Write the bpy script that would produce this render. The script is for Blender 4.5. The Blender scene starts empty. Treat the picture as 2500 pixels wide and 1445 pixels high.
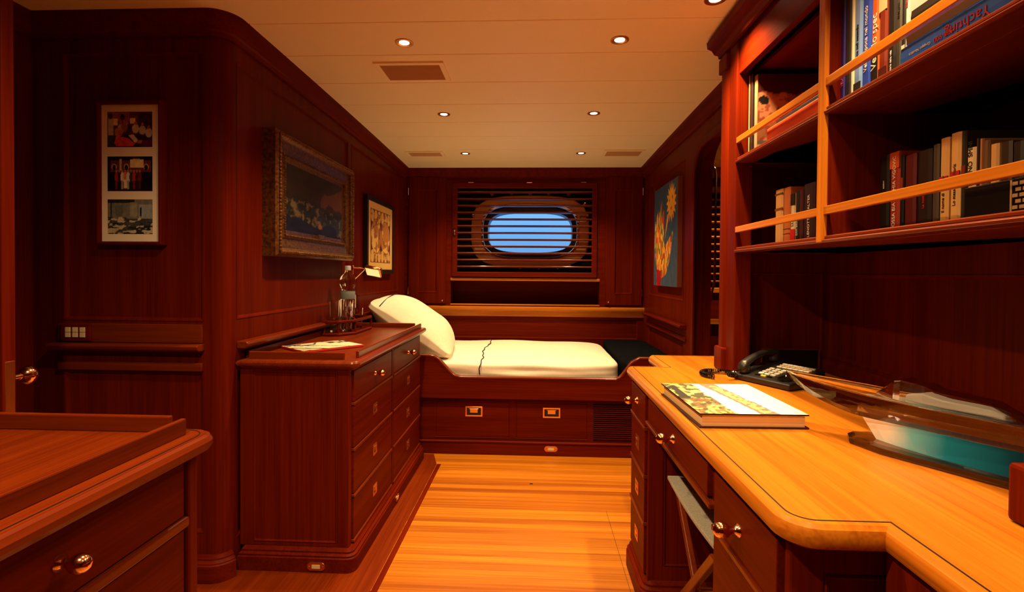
import bpy, bmesh, math, random
import numpy as np
from mathutils import Vector, Matrix

random.seed(7)
rng = np.random.default_rng(7)
C = bpy.context.scene.collection
V = Vector
X, Y, Z = V((1, 0, 0)), V((0, 1, 0)), V((0, 0, 1))
PI = math.pi

# ------------------------------------------------------------------ camera
F_PX, YAW, PITCH, ROLL, PY = 1229.44, 0.0439275, 0.0143235, -0.0073715, 685.46
EYE = 1.1
cy, sy, cp, sp, cr, sr = (math.cos(YAW), math.sin(YAW), math.cos(PITCH), math.sin(PITCH), math.cos(ROLL), math.sin(ROLL))
fwd = V((-sy * cp, cy * cp, -sp)); rt = V((cy, sy, 0)); upv = rt.cross(fwd)
rt2 = cr * rt - sr * upv; up2 = sr * rt + cr * upv
cam = bpy.data.objects.new('camera', bpy.data.cameras.new('camera'))
C.objects.link(cam)
cam.matrix_world = Matrix(((rt2.x, up2.x, -fwd.x, 0), (rt2.y, up2.y, -fwd.y, 0), (rt2.z, up2.z, -fwd.z, EYE), (0, 0, 0, 1)))
cam.data.sensor_fit = 'HORIZONTAL'; cam.data.sensor_width = 36.0
cam.data.lens = F_PX / 2500 * 36.0
cam.data.shift_y = -(722.5 - PY) / 2500
cam.data.clip_start = 0.02
bpy.context.scene.camera = cam

# ------------------------------------------------------------------ world, exposure
world = bpy.data.worlds.new('World'); bpy.context.scene.world = world
world.use_nodes = True
wn = world.node_tree.nodes; wl = world.node_tree.links
bg = wn['Background']
tc = wn.new('ShaderNodeTexCoord'); sx = wn.new('ShaderNodeSeparateXYZ'); rmp = wn.new('ShaderNodeValToRGB')
wl.new(tc.outputs['Generated'], sx.inputs[0]); wl.new(sx.outputs['Z'], rmp.inputs[0]); wl.new(rmp.outputs[0], bg.inputs[0])
rmp.color_ramp.elements[0].position = -0.0; rmp.color_ramp.elements[0].color = (0.10, 0.31, 0.74, 1)
rmp.color_ramp.elements[1].position = 0.16; rmp.color_ramp.elements[1].color = (0.22, 0.57, 1.0, 1)
bg.inputs[1].default_value = 1.0
vs = bpy.context.scene.view_settings
bpy.context.scene.display_settings.display_device = 'sRGB'
vs.view_transform = 'Standard'; vs.look = 'None'; vs.gamma = 1; vs.use_curve_mapping = False
vs.exposure = 0.1
LAMP_COL = (1.0, 0.64, 0.30)
P_ROOM, P_DESK = 76.0, 104.0


# ------------------------------------------------------------------ helpers
def zc(y):
    return 2.004 - 0.0055 * max(0.0, y - 1.8) ** 2


class B:
    """collects faces, then links them as one mesh object"""
    def __init__(s):
        s.v, s.f = [], []

    def add(s, verts, faces):
        o = len(s.v)
        s.v += [tuple(p) for p in verts]
        s.f += [tuple(i + o for i in f) for f in faces]
        return s

    def box(s, x0, x1, y0, y1, z0, z1, M=None):
        x0, x1 = min(x0, x1), max(x0, x1); y0, y1 = min(y0, y1), max(y0, y1); z0, z1 = min(z0, z1), max(z0, z1)
        p = [V((x, y, z)) for z in (z0, z1) for y in (y0, y1) for x in (x0, x1)]
        if M: p = [M @ q for q in p]
        return s.add(p, [(0, 2, 3, 1), (4, 5, 7, 6), (0, 1, 5, 4), (1, 3, 7, 5), (3, 2, 6, 7), (2, 0, 4, 6)])

    def prism(s, poly, d0, d1, O=V((0, 0, 0)), U=X, W=Y, N=Z):
        n = len(poly)
        p = [O + U * a + W * b + N * d for d in (d0, d1) for a, b in poly]
        f = [tuple(range(n))[::-1], tuple(range(n, 2 * n))] + [(i, (i + 1) % n, n + (i + 1) % n, n + i) for i in range(n)]
        return s.add(p, f)

    def loft(s, rings, closed=True, cap=True):
        n = len(rings[0]); o = []
        for r in rings: o += r
        f = []
        for k in range(len(rings) - 1):
            for i in range(n if closed else n - 1):
                j = (i + 1) % n
                f.append((k * n + i, k * n + j, (k + 1) * n + j, (k + 1) * n + i))
        if cap:
            f.append(tuple(range(n))[::-1]); f.append(tuple(range((len(rings) - 1) * n, len(rings) * n)))
        return s.add(o, f)

    def lathe(s, prof, O, A=Z, n=24, cap=True):
        A = V(A).normalized(); U = A.orthogonal().normalized(); W = A.cross(U)
        rings = [[V(O) + A * h + (U * math.cos(2 * PI * i / n) + W * math.sin(2 * PI * i / n)) * max(r, 1e-5) for i in range(n)] for r, h in prof]
        return s.loft(rings, True, cap)

    def ball(s, c, rx, ry=None, rz=None, n=16):
        ry = ry or rx; rz = rz or rx
        rings = []
        for k in range(n + 1):
            t = -PI / 2 + PI * k / n; r = max(math.cos(t), 1e-4)
            rings.append([V(c) + V((rx * r * math.cos(2 * PI * i / n), ry * r * math.sin(2 * PI * i / n), rz * math.sin(t))) for i in range(n)])
        return s.loft(rings)

    def tube(s, path, r, n=8, closed=False):
        path = [V(p) for p in path]; m = len(path); rings = []
        ref = None
        for i, p in enumerate(path):
            a = path[(i - 1) % m] if (closed or i) else p
            b = path[(i + 1) % m] if (closed or i < m - 1) else p
            t = (b - a).normalized()
            if ref is None: ref = t.orthogonal().normalized()
            ref = (ref - t * ref.dot(t)).normalized(); w = t.cross(ref)
            rr = r[i] if isinstance(r, (list, tuple)) else r
            rings.append([p + (ref * math.cos(2 * PI * k / n) + w * math.sin(2 * PI * k / n)) * rr for k in range(n)])
        if closed: rings.append(rings[0])
        return s.loft(rings, True, not closed)

    def sweep(s, path, prof, closed=False, up=Z, cprof=True):
        """profile (out, up) carried along a path; out is to the right of the direction"""
        path = [V(p) for p in path]; m = len(path); up = V(up); rings = []
        for i, p in enumerate(path):
            d1 = (p - path[i - 1]) if (i or closed) else (path[1] - p)
            d2 = (path[(i + 1) % m] - p) if (i < m - 1 or closed) else d1
            n1 = d1.cross(up).normalized(); n2 = d2.cross(up).normalized()
            nm = (n1 + n2) / max(0.25, 1 + n1.dot(n2))
            rings.append([p + nm * a + up * b for a, b in prof])
        if closed: rings.append(rings[0])
        return s.loft(rings, cprof, cprof and not closed)

    def slab(s, outline, prof):
        """solid with a moulded edge: outline counter-clockwise [(x,y)], prof [(outset, z)] from bottom to top"""
        m = len(outline); P = [V((a, b, 0)) for a, b in outline]; nm = []
        for i in range(m):
            n1 = (P[i] - P[i - 1]).cross(Z).normalized(); n2 = (P[(i + 1) % m] - P[i]).cross(Z).normalized()
            nm.append((n1 + n2) / max(0.25, 1 + n1.dot(n2)))
        return s.loft([[P[i] + nm[i] * a + Z * z for i in range(m)] for a, z in prof])

    def panel(s, O, U, W, N, u0, u1, w0, w1, panels=(), holes=(), depth=0.010, thick=0.02, bead=0.009):
        """framed face: recessed panels with a bead round each, and holes cut through"""
        O, U, W, N = V(O), V(U), V(W), V(N)
        us = sorted({u0, u1} | {a for p in list(panels) + list(holes) for a in p[:2]})
        ws = sorted({w0, w1} | {a for p in list(panels) + list(holes) for a in p[2:4]})
        def kind(u, w):
            for p in holes:
                if p[0] < u < p[1] and p[2] < w < p[3]: return -thick
            for p in panels:
                if p[0] < u < p[1] and p[2] < w < p[3]: return -depth
            return 0.0
        D = {}
        for i in range(len(us) - 1):
            for j in range(len(ws) - 1):
                D[i, j] = kind((us[i] + us[i + 1]) / 2, (ws[j] + ws[j + 1]) / 2)
        def pt(u, w, d): return O + U * u + W * w + N * d
        for (i, j), d in D.items():
            a, b, c, e = us[i], us[i + 1], ws[j], ws[j + 1]
            if d > -thick:
                s.add([pt(a, c, d), pt(b, c, d), pt(b, e, d), pt(a, e, d)], [(0, 1, 2, 3)])
            for di, dj, q in ((1, 0, (b, c, b, e)), (-1, 0, (a, c, a, e)), (0, 1, (a, e, b, e)), (0, -1, (a, c, b, c))):
                o = D.get((i + di, j + dj), -thick)
                if o < d:
                    s.add([pt(q[0], q[1], d), pt(q[2], q[3], d), pt(q[2], q[3], o), pt(q[0], q[1], o)], [(0, 1, 2, 3)])
        if bead:
            for p in panels:
                a, b, c, e = p[:4]
                path = [pt(a, c, 0), pt(a, e, 0), pt(b, e, 0), pt(b, c, 0)]
                if U.cross(W).dot(N) < 0: path.reverse()
                h = bead
                s.sweep(path, [(0, 0.002), (h * .5, 0.001), (h, -depth * .6), (h * 1.3, -depth), (0, -depth)], True, N)
        return s

    def build(s, name, mat, parent=None, bevel=0, smooth=False, local=False, seg=2, ang=35):
        me = bpy.data.meshes.new(name)
        off = V((0, 0, 0))
        if parent is not None and not local:
            r = parent
            while r.parent: r = r.parent
            off = r.location
        me.from_pydata([V(p) - off for p in s.v], [], s.f)
        bm = bmesh.new(); bm.from_mesh(me)
        bmesh.ops.remove_doubles(bm, verts=bm.verts, dist=1e-6)
        bmesh.ops.recalc_face_normals(bm, faces=bm.faces)
        bm.to_mesh(me); bm.free()
        o = bpy.data.objects.new(name, me); C.objects.link(o)
        if mat: me.materials.append(mat)
        if parent is not None: o.parent = parent
        if smooth:
            me.shade_smooth()
            md = o.modifiers.new('ws', 'EDGE_SPLIT'); md.split_angle = math.radians(ang)
        if bevel:
            md = o.modifiers.new('bv', 'BEVEL'); md.width = bevel; md.segments = seg; md.limit_method = 'ANGLE'; md.angle_limit = math.radians(40)
        return o


def thing(name, label, cat, loc=(0, 0, 0), rotz=0.0, group=None):
    o = bpy.data.objects.new(name, None); C.objects.link(o)
    o.location = loc; o.rotation_euler = (0, 0, rotz); o.empty_display_size = 0.05
    return tag(o, label, cat, group)


def tag(o, label, cat, group=None):
    o['label'] = label; o['category'] = cat
    if group: o['group'] = group
    return o


def struct(o):
    o['kind'] = 'structure'
    return o


def rpoly(pts, n=6):
    """[(x, y, r)] -> outline with rounded corners"""
    out = []; m = len(pts)
    for i in range(m):
        x, y, r = pts[i]
        p = V((x, y)); a = V(pts[i - 1][:2]); b = V(pts[(i + 1) % m][:2])
        if r <= 0: out.append((x, y)); continue
        d1 = (a - p).normalized(); d2 = (b - p).normalized()
        half = math.acos(max(-1, min(1, d1.dot(d2)))) / 2
        t = r / math.tan(half)
        c = p + (d1 + d2).normalized() * (r / math.sin(half))
        v1 = p + d1 * t - c; v2 = p + d2 * t - c
        a1 = math.atan2(v1.y, v1.x); a2 = math.atan2(v2.y, v2.x)
        d = (a2 - a1 + PI) % (2 * PI) - PI
        for k in range(n + 1):
            q = a1 + d * k / n
            out.append((c.x + r * math.cos(q), c.y + r * math.sin(q)))
    return out


def text(body, parent, mat, O, R, U, size, name='title', align='LEFT', ext=0.0003):
    cu = bpy.data.curves.new(name, 'FONT'); cu.body = body; cu.size = size; cu.extrude = ext
    cu.align_x = align; cu.align_y = 'CENTER'
    tmp = bpy.data.objects.new(name, cu); C.objects.link(tmp)
    dg = bpy.context.evaluated_depsgraph_get()
    me = bpy.data.meshes.new_from_object(tmp.evaluated_get(dg))
    bpy.data.objects.remove(tmp)
    R, U = V(R).normalized(), V(U).normalized(); N = R.cross(U)
    root = parent
    off = V((0, 0, 0))
    if root is not None:
        while root.parent: root = root.parent
        off = root.location if root.rotation_euler.z == 0 else off
    O = V(O) - off
    me.transform(Matrix(((R.x, U.x, N.x, O.x), (R.y, U.y, N.y, O.y), (R.z, U.z, N.z, O.z), (0, 0, 0, 1))))
    o = bpy.data.objects.new(name, me); C.objects.link(o)
    me.materials.clear(); me.materials.append(mat)
    if parent is not None: o.parent = parent
    return o


# ------------------------------------------------------------------ materials
def mat(name, col, rough=0.5, metal=0.0, spec=0.5, coat=0.0, **kw):
    m = bpy.data.materials.new(name); m.use_nodes = True
    b = m.node_tree.nodes['Principled BSDF']
    b.inputs['Base Color'].default_value = (*col, 1)
    b.inputs['Roughness'].default_value = rough; b.inputs['Metallic'].default_value = metal
    b.inputs['Specular IOR Level'].default_value = spec
    b.inputs['Coat Weight'].default_value = coat; b.inputs['Coat Roughness'].default_value = 0.08
    for k, v in kw.items(): b.inputs[k.replace('_', ' ')].default_value = v
    return m


def noise_mat(name, c1, c2, scale=(1, 1, 1), nscale=8.0, rough=0.5, bump=0.0, lo=0.35, hi=0.65, detail=4, metal=0.0, coat=0.0, coatr=0.1, spec=0.5):
    m = mat(name, c1, rough, metal, spec, coat)
    n = m.node_tree.nodes; l = m.node_tree.links; b = n['Principled BSDF']
    b.inputs['Coat Roughness'].default_value = coatr
    t = n.new('ShaderNodeTexCoord'); mp = n.new('ShaderNodeMapping'); mp.inputs['Scale'].default_value = scale
    no = n.new('ShaderNodeTexNoise'); no.inputs['Scale'].default_value = nscale; no.inputs['Detail'].default_value = detail
    rp = n.new('ShaderNodeValToRGB')
    rp.color_ramp.elements[0].position = lo; rp.color_ramp.elements[0].color = (*c1, 1)
    rp.color_ramp.elements[1].position = hi; rp.color_ramp.elements[1].color = (*c2, 1)
    l.new(t.outputs['Object'], mp.inputs[0]); l.new(mp.outputs[0], no.inputs['Vector']); l.new(no.outputs['Fac'], rp.inputs[0])
    l.new(rp.outputs[0], b.inputs['Base Color'])
    if bump:
        bp = n.new('ShaderNodeBump'); bp.inputs['Strength'].default_value = bump; bp.inputs['Distance'].default_value = 0.002
        l.new(no.outputs['Fac'], bp.inputs['Height']); l.new(bp.outputs[0], b.inputs['Normal'])
    return m


def wood(name, c1, c2, axis, rough=0.42, coat=0.0, coatr=0.12, spec=0.045):
    """straight grain running along one axis, two frequencies mixed"""
    m = mat(name, c1, rough, 0, spec, coat)
    n = m.node_tree.nodes; l = m.node_tree.links; b = n['Principled BSDF']
    b.inputs['Coat Roughness'].default_value = coatr
    t = n.new('ShaderNodeTexCoord')
    facs = []
    for k, (lo, hi) in enumerate(((1.2, 26), (3.0, 160))):
        sc = [hi, hi, hi]; sc['xyz'.index(axis)] = lo
        mp = n.new('ShaderNodeMapping'); mp.inputs['Scale'].default_value = sc
        no = n.new('ShaderNodeTexNoise'); no.inputs['Scale'].default_value = 1.0; no.inputs['Detail'].default_value = 3
        l.new(t.outputs['Object'], mp.inputs[0]); l.new(mp.outputs[0], no.inputs['Vector'])
        facs.append(no.outputs['Fac'])
    mx = n.new('ShaderNodeMath'); mx.operation = 'ADD'
    l.new(facs[0], mx.inputs[0]); l.new(facs[1], mx.inputs[1])
    rp = n.new('ShaderNodeValToRGB')
    rp.color_ramp.elements[0].position = 0.39; rp.color_ramp.elements[0].color = (*c1, 1)
    rp.color_ramp.elements[1].position = 0.61; rp.color_ramp.elements[1].color = (*c2, 1)
    hf = n.new('ShaderNodeMath'); hf.operation = 'MULTIPLY'; hf.inputs[1].default_value = 0.5
    l.new(mx.outputs[0], hf.inputs[0]); l.new(hf.outputs[0], rp.inputs[0]); l.new(rp.outputs[0], b.inputs['Base Color'])
    return m


MC1, MC2 = (0.082, 0.0048, 0.0002), (0.124, 0.0096, 0.0004)
WOOD_DIM = {a: wood('wood_dim_' + a, MC1, MC2, a) for a in 'xyz'}  # cabin wood for dim walls and fronts, shade put into its colour
TC1, TC2 = (0.36, 0.100, 0.005), (0.52, 0.168, 0.010)
WOOD_LIT = {a: wood('wood_lit_' + a, TC1, TC2, a, 0.32, 0.10, 0.2, 0.2) for a in 'xyz'}  # same wood where lamplight is strong, the brightness put into its colour
RC1, RC2 = (0.110, 0.0120, 0.0008), (0.165, 0.0225, 0.0016)
WOOD_MID = {a: wood('wood_mid_' + a, RC1, RC2, a, 0.32, 0.10, 0.12, 0.18) for a in 'xyz'}  # same wood between the two, weaker light put into its colour; also margin boards

white_paint = mat('ceiling_paint', (0.92, 0.83, 0.62), 0.5)
brass = mat('polished_brass', (0.90, 0.58, 0.28), 0.12, 1.0)
copper_brass = mat('satin_brass', (0.85, 0.42, 0.14), 0.30, 1.0)
chrome = mat('chrome', (0.80, 0.80, 0.80), 0.10, 1.0)
bronze = mat('porthole_bronze', (0.70, 0.34, 0.15), 0.32, 0.5)
linen = noise_mat('linen', (0.82, 0.76, 0.62), (0.86, 0.80, 0.66), (1, 1, 1), 60, 0.85, 0.15)
navy_cloth = noise_mat('navy_cloth', (0.0025, 0.003, 0.005), (0.005, 0.006, 0.009), (1, 1, 1), 80, 1.0, 0.3, spec=0.03)
piping = mat('dark_piping', (0.02, 0.025, 0.05), 0.7)
grey_cloth = noise_mat('grey_canvas', (0.26, 0.25, 0.21), (0.36, 0.34, 0.29), (1, 1, 1), 220, 0.9, 0.4)
black_plastic = mat('black_plastic', (0.012, 0.011, 0.010), 0.35)
black_gloss = mat('black_gloss', (0.006, 0.005, 0.005), 0.12)
key_white = mat('key_white', (0.75, 0.72, 0.62), 0.4)
key_amber = mat('key_amber', (0.80, 0.50, 0.05), 0.4)
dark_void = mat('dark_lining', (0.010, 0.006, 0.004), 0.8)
paper = noise_mat('page_edges', (0.62, 0.40, 0.18), (0.75, 0.52, 0.27), (1, 1, 220), 1.0, 0.8)
card_white = mat('mat_board', (0.95, 0.88, 0.70), 0.8)
gilt = noise_mat('old_gilt', (0.075, 0.028, 0.008), (0.22, 0.095, 0.028), (1, 1, 1), 90, 0.35, 0.8, metal=0.5)
ebony = mat('ebony_frame', (0.010, 0.007, 0.005), 0.4)
glass = mat('clear_glass', (1, 1, 1), 0.0, 0, 0.5, Transmission_Weight=1.0, IOR=1.45)
crystal = mat('crystal', (0.98, 0.97, 0.95), 0.0, 0, 0.5, Transmission_Weight=1.0, IOR=1.50)
_ct = crystal.node_tree; _tr = _ct.nodes.new('ShaderNodeBsdfTransparent'); _mx = _ct.nodes.new('ShaderNodeMixShader'); _mx.inputs[0].default_value = .06
_ct.links.new(_ct.nodes['Principled BSDF'].outputs[0], _mx.inputs[1]); _ct.links.new(_tr.outputs[0], _mx.inputs[2])
_ct.links.new(_mx.outputs[0], [n_ for n_ in _ct.nodes if n_.type == 'OUTPUT_MATERIAL'][0].inputs[0])
pet = mat('bottle_plastic', (0.90, 0.95, 1.0), 0.02, 0, 0.5, Transmission_Weight=1.0, IOR=1.2)
label_blue = mat('bottle_label', (0.20, 0.24, 0.26), 0.5)
cap_white = mat('bottle_cap', (0.55, 0.60, 0.66), 0.4)
ivory = mat('ivory_switch', (0.62, 0.50, 0.28), 0.4)
hull_glass = mat('pane_glass', (1, 1, 1), 0.0, 0, 0.5, Transmission_Weight=1.0, IOR=1.1)


def emit(name, col, strength):
    m = bpy.data.materials.new(name); m.use_nodes = True
    n = m.node_tree.nodes; n.clear()
    e = n.new('ShaderNodeEmission'); e.inputs[0].default_value = (*col, 1); e.inputs[1].default_value = strength
    o = n.new('ShaderNodeOutputMaterial'); m.node_tree.links.new(e.outputs[0], o.inputs[0])
    return m


bulb = emit('halogen_lens', (1.0, 0.80, 0.52), 9.0)
lamp_glow = emit('lamp_diffuser', (1.0, 0.70, 0.24), 1.1)

pic_mat = bpy.data.materials.new('printed_picture'); pic_mat.use_nodes = True
_n = pic_mat.node_tree.nodes; _a = _n.new('ShaderNodeVertexColor'); _a.layer_name = 'Col'
pic_mat.node_tree.links.new(_a.outputs[0], _n['Principled BSDF'].inputs['Base Color'])
_n['Principled BSDF'].inputs['Roughness'].default_value = 0.55
_n['Principled BSDF'].inputs['Specular IOR Level'].default_value = 0.25


def floor_mat():
    m = mat('floor_planks', (0.5, 0.2, 0.03), 0.34, 0, 0.3, 0.15)
    n = m.node_tree.nodes; l = m.node_tree.links; b = n['Principled BSDF']; b.inputs['Coat Roughness'].default_value = 0.18
    t = n.new('ShaderNodeTexCoord')
    br = n.new('ShaderNodeTexBrick'); br.offset = 0.0; br.offset_frequency = 3
    br.inputs['Scale'].default_value = 1.0; br.inputs['Brick Width'].default_value = 9.0; br.inputs['Row Height'].default_value = 0.044
    br.inputs['Mortar Size'].default_value = 0.0012; br.inputs['Mortar Smooth'].default_value = 0.3; br.inputs['Bias'].default_value = 0.0
    br.inputs['Color1'].default_value = (0.29, 0.076, 0.0035, 1); br.inputs['Color2'].default_value = (0.60, 0.215, 0.012, 1); br.inputs['Mortar'].default_value = (0.30, 0.085, 0.006, 1)
    sh = n.new('ShaderNodeMapping'); sh.inputs['Location'].default_value = (4.3, 0, 0)
    l.new(t.outputs['Object'], sh.inputs[0]); l.new(sh.outputs[0], br.inputs['Vector'])
    mp = n.new('ShaderNodeMapping'); mp.inputs['Scale'].default_value = (1.5, 90, 1)
    no = n.new('ShaderNodeTexNoise'); no.inputs['Scale'].default_value = 1.0; no.inputs['Detail'].default_value = 4
    l.new(t.outputs['Object'], mp.inputs[0]); l.new(mp.outputs[0], no.inputs['Vector'])
    rp = n.new('ShaderNodeValToRGB'); rp.color_ramp.elements[0].position = 0.3; rp.color_ramp.elements[0].color = (0.62, 0.52, 0.42, 1)
    rp.color_ramp.elements[1].position = 0.62; rp.color_ramp.elements[1].color = (1, 1, 1, 1)
    l.new(no.outputs['Fac'], rp.inputs[0])
    mx = n.new('ShaderNodeMix'); mx.data_type = 'RGBA'; mx.blend_type = 'MULTIPLY'; mx.inputs[0].default_value = 1.0
    l.new(br.outputs['Color'], mx.inputs[6]); l.new(rp.outputs[0], mx.inputs[7]); l.new(mx.outputs[2], b.inputs['Base Color'])
    return m


def lin(c):
    c = np.asarray(c, float) / 255.0
    return np.where(c <= 0.04045, c / 12.92, ((c + 0.055) / 1.055) ** 2.4)


def raster(name, O, U, W, w, h, nx, ny, fn, parent, local=False):
    """a flat print: fn(u, v) -> rgb 0..255 arrays, u right, v up, both 0..1"""
    O, U, W = V(O), V(U), V(W)
    off = V((0, 0, 0))
    if parent is not None and not local:
        r = parent
        while r.parent: r = r.parent
        off = r.location
    uu, vv = np.meshgrid(np.linspace(0, 1, nx + 1), np.linspace(0, 1, ny + 1))
    uf, vf = uu.ravel(), vv.ravel()
    co = (np.array(O - off)[None] + np.array(U)[None] * (uf * w)[:, None] + np.array(W)[None] * (vf * h)[:, None])
    idx = np.arange((nx + 1) * (ny + 1)).reshape(ny + 1, nx + 1)
    q = np.stack([idx[:-1, :-1], idx[:-1, 1:], idx[1:, 1:], idx[1:, :-1]], -1).reshape(-1, 4)
    me = bpy.data.meshes.new(name); me.from_pydata(co.tolist(), [], q.tolist())
    col = lin(np.clip(fn(uf, vf), 0, 255))
    ca = me.color_attributes.new('Col', 'FLOAT_COLOR', 'POINT')
    ca.data.foreach_set('color', np.concatenate([col, np.ones((len(col), 1))], 1).astype(np.float32).ravel())
    me.materials.append(pic_mat)
    o = bpy.data.objects.new(name, me); C.objects.link(o)
    if parent is not None: o.parent = parent
    return o


def vnoise(u, v, f, seed=0, oct=3):
    r = np.random.default_rng(seed); out = 0; amp = 1; tot = 0
    for _ in range(oct):
        g = r.random((int(f) + 3, int(f) + 3)); a = u * f; b = v * f
        i = np.clip(np.floor(a).astype(int), 0, int(f) + 1); j = np.clip(np.floor(b).astype(int), 0, int(f) + 1)
        x = a - i; y = b - j; x = x * x * (3 - 2 * x); y = y * y * (3 - 2 * y)
        out = out + amp * (g[j, i] * (1 - x) * (1 - y) + g[j, i + 1] * x * (1 - y) + g[j + 1, i] * (1 - x) * y + g[j + 1, i + 1] * x * y)
        tot += amp; amp *= .5; f = int(f) * 2
    return out / tot


class Paint:
    def __init__(s, u, v, base):
        s.u, s.v = u, v; s.c = np.tile(np.array(base, float), (len(u), 1))

    def fill(s, m, col, a=1.0):
        m = np.asarray(m, float)[:, None] * a
        s.c = s.c * (1 - m) + np.array(col, float) * m
        return s

    def rect(s, a, b, c, d, col, al=1.0): return s.fill((s.u > a) & (s.u < b) & (s.v > c) & (s.v < d), col, al)

    def ell(s, x, y, rx, ry, col, al=1.0): return s.fill(((s.u - x) / rx) ** 2 + ((s.v - y) / ry) ** 2 < 1, col, al)

    def poly(s, pts, col, al=1.0):
        ins = np.zeros(len(s.u), bool); n = len(pts)
        for i in range(n):
            x1, y1 = pts[i]; x2, y2 = pts[(i + 1) % n]
            if y1 == y2: continue
            c = ((y1 > s.v) != (y2 > s.v)) & (s.u < (x2 - x1) * (s.v - y1) / (y2 - y1) + x1)
            ins ^= c
        return s.fill(ins, col, al)


def knob(parent, c, A, r=0.013):
    """turned brass knob: rose, waist and ball"""
    A = V(A)
    return B().lathe([(0, 0), (r * .95, 0), (r * .95, .002), (r * .55, .006), (r * .42, r * .9), (r * .55, r * 1.2), (r * .9, r * 1.55), (r * 1.08, r * 2.1), (r * 1.05, r * 2.6), (r * .8, r * 3.1), (r * .4, r * 3.38), (0, r * 3.45)], c, A, 20).build('knob', brass, parent, smooth=True, ang=60)


def flush_pull(parent, c, U, N, w=0.052, h=0.042, m=None):
    """recessed rectangular brass pull: rim, dish and flap"""
    c, U, N = V(c), V(U), V(N); W = Z
    b = B()
    path = [c + U * (sx_ * w / 2) + W * (sz * h / 2) for sx_, sz in ((-1, -1), (-1, 1), (1, 1), (1, -1))]
    if U.cross(W).dot(N) < 0: path.reverse()
    b.sweep(path, [(0, 0), (0, .0025), (.009, .0025), (.010, 0)], True, N)
    o = b.build('pull', m or copper_brass, parent, bevel=0.0005)
    B().panel(c + N * .001, U, W, N, -w * .38, w * .38, -h * .34, h * .34, thick=.001, bead=0).build('recess', dark_void, o)
    f = B()
    f.panel(c + N * .003, U, W, N, -w * .22, w * .22, -h * .12, h * .26, thick=.002, bead=0)
    f.tube([c + N * .0035 + U * (-w * .27) + W * (h * .27), c + N * .0035 + U * (w * .27) + W * (h * .27)], .0018, 8)
    f.build('flap', m or copper_brass, o)
    return o


def toe_light(label, c, U, N, w=0.066, h=0.03):
    c, U, N = V(c), V(U), V(N)
    t = thing('toe_light', label, 'light fixture', c)
    pts = [(a, b) for a, b in rpoly([(-w / 2, -h / 2, h * .48), (w / 2, -h / 2, h * .48), (w / 2, h / 2, h * .48), (-w / 2, h / 2, h * .48)])]
    B().prism(pts, 0, .004, c, U, Z, N).build('plate', copper_brass, t, bevel=.001)
    B().prism([(-w * .23, -h * .22), (w * .23, -h * .22), (w * .23, h * .22), (-w * .23, h * .22)], .004, .005, c, U, Z, N).build('lens', ivory, t)
    for q in (-.38, .38):
        B().lathe([(0, 0), (.002, 0), (.0015, .001), (0, .001)], c + U * (w * q) + N * .004, N, 8).build('screw', brass, t)
    return t


# ================================================================== SETTING
XL, XR, YB, YN = -1.09, 0.905, 4.20, 1.733

# floor with its darker margin boards
B().box(-1.85, 2.3, -1.3, 4.3, -0.05, 0).build('floor', floor_mat())
fl = bpy.data.objects['floor']; struct(fl)
B().lathe([(0, 0), (.009, 0), (.008, .0004), (0, .0005)], (-.007, 2.624, 0), Z, 16).build('wood_knot', ebony, fl)
B().add([(.342, 2.34, .0004), (.3435, 2.34, .0004), (.3435, 1.70, .0004), (.342, 1.70, .0004)], [(0, 1, 2, 3)]).build('hatch_seam', ebony, fl)
b = B()
mo = rpoly([(-1.85, 1.60, 0), (-0.60, 1.60, 0.10), (-0.537, 1.70, 0.0), (-0.545, 2.86, 0), (-0.545, 2.93, 0), (-1.85, 2.93, 0)])
b.slab([(-1.83, 1.60), (-0.68, 1.60), (-0.60, 1.635), (-0.557, 1.70), (-0.552, 2.86), (-0.60, 3.02), (-1.2, 3.02), (-1.83, 2.2)], [(0, -0.001), (0, 0.002)])
struct(b.build('trim_1', WOOD_MID['y']))
b = B()
b.sweep([(-1.83, 1.597, .0012), (-0.68, 1.597, .0012), (-0.598, 1.633, .0012), (-0.554, 1.70, .0012), (-0.549, 2.86, .0012)], [(0, -.001), (.022, -.001), (.022, .0012), (0, .0012)])
struct(b.build('trim_2', WOOD_DIM['y']))

# ceiling: cambered, boarded crossways with V-grooves
b = B()
seams = [1.81, 2.08, 2.38, 2.68, 2.985, 3.28, 3.60, 3.93, 1.52, 1.22, 0.92, 0.62, 0.32, 0.02, -0.3, -0.6, -0.9]
ys = sorted(set([-1.3, 4.35] + [round(v, 4) for s_ in seams for v in (s_ - .0035, s_, s_ + .0035)] + [s_ + .15 for s_ in seams if s_ > 1.5]))
pr = [(y, zc(y) + (0.005 if y in seams else 0)) for y in ys]
b.loft([[V((-1.85, y, z)) for y, z in pr] + [V((-1.85, 4.35, 2.15)), V((-1.85, -1.3, 2.15))],
        [V((2.3, y, z)) for y, z in pr] + [V((2.3, 4.35, 2.15)), V((2.3, -1.3, 2.15))]])
struct(b.build('ceiling', white_paint))

# left wall, rounded corner, nook wall with the photo frame
b = B()
b.panel((XL, 0, 0), Y, Z, X, 1.783, YB + .01, 0, 2.05, [(1.80, 2.905, .926, 1.862), (2.957, 3.99, .955, 1.862), (1.80, 2.905, .12, .74), (2.957, 3.99, .12, .74)], thick=.08)
struct(b.build('wall_left', WOOD_DIM['z']))
b = B()
b.panel((0, YN, 0), X, Z, -Y, -1.86, -1.14, 0, 2.05, [(-1.684, -1.169, .923, 1.873), (-1.684, -1.169, .168, .742)], thick=.08)
struct(b.build('wall_nook', WOOD_DIM['z']))
b = B()
arc = [(-1.14 + .05 * math.sin(a), 1.783 - .05 * math.cos(a)) for a in [PI / 2 * k / 10 for k in range(11)]]
b.prism(arc + [(-1.15, 1.79)], 0, 2.05)
struct(b.build('trim_3', WOOD_DIM['z'], smooth=True))
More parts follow.
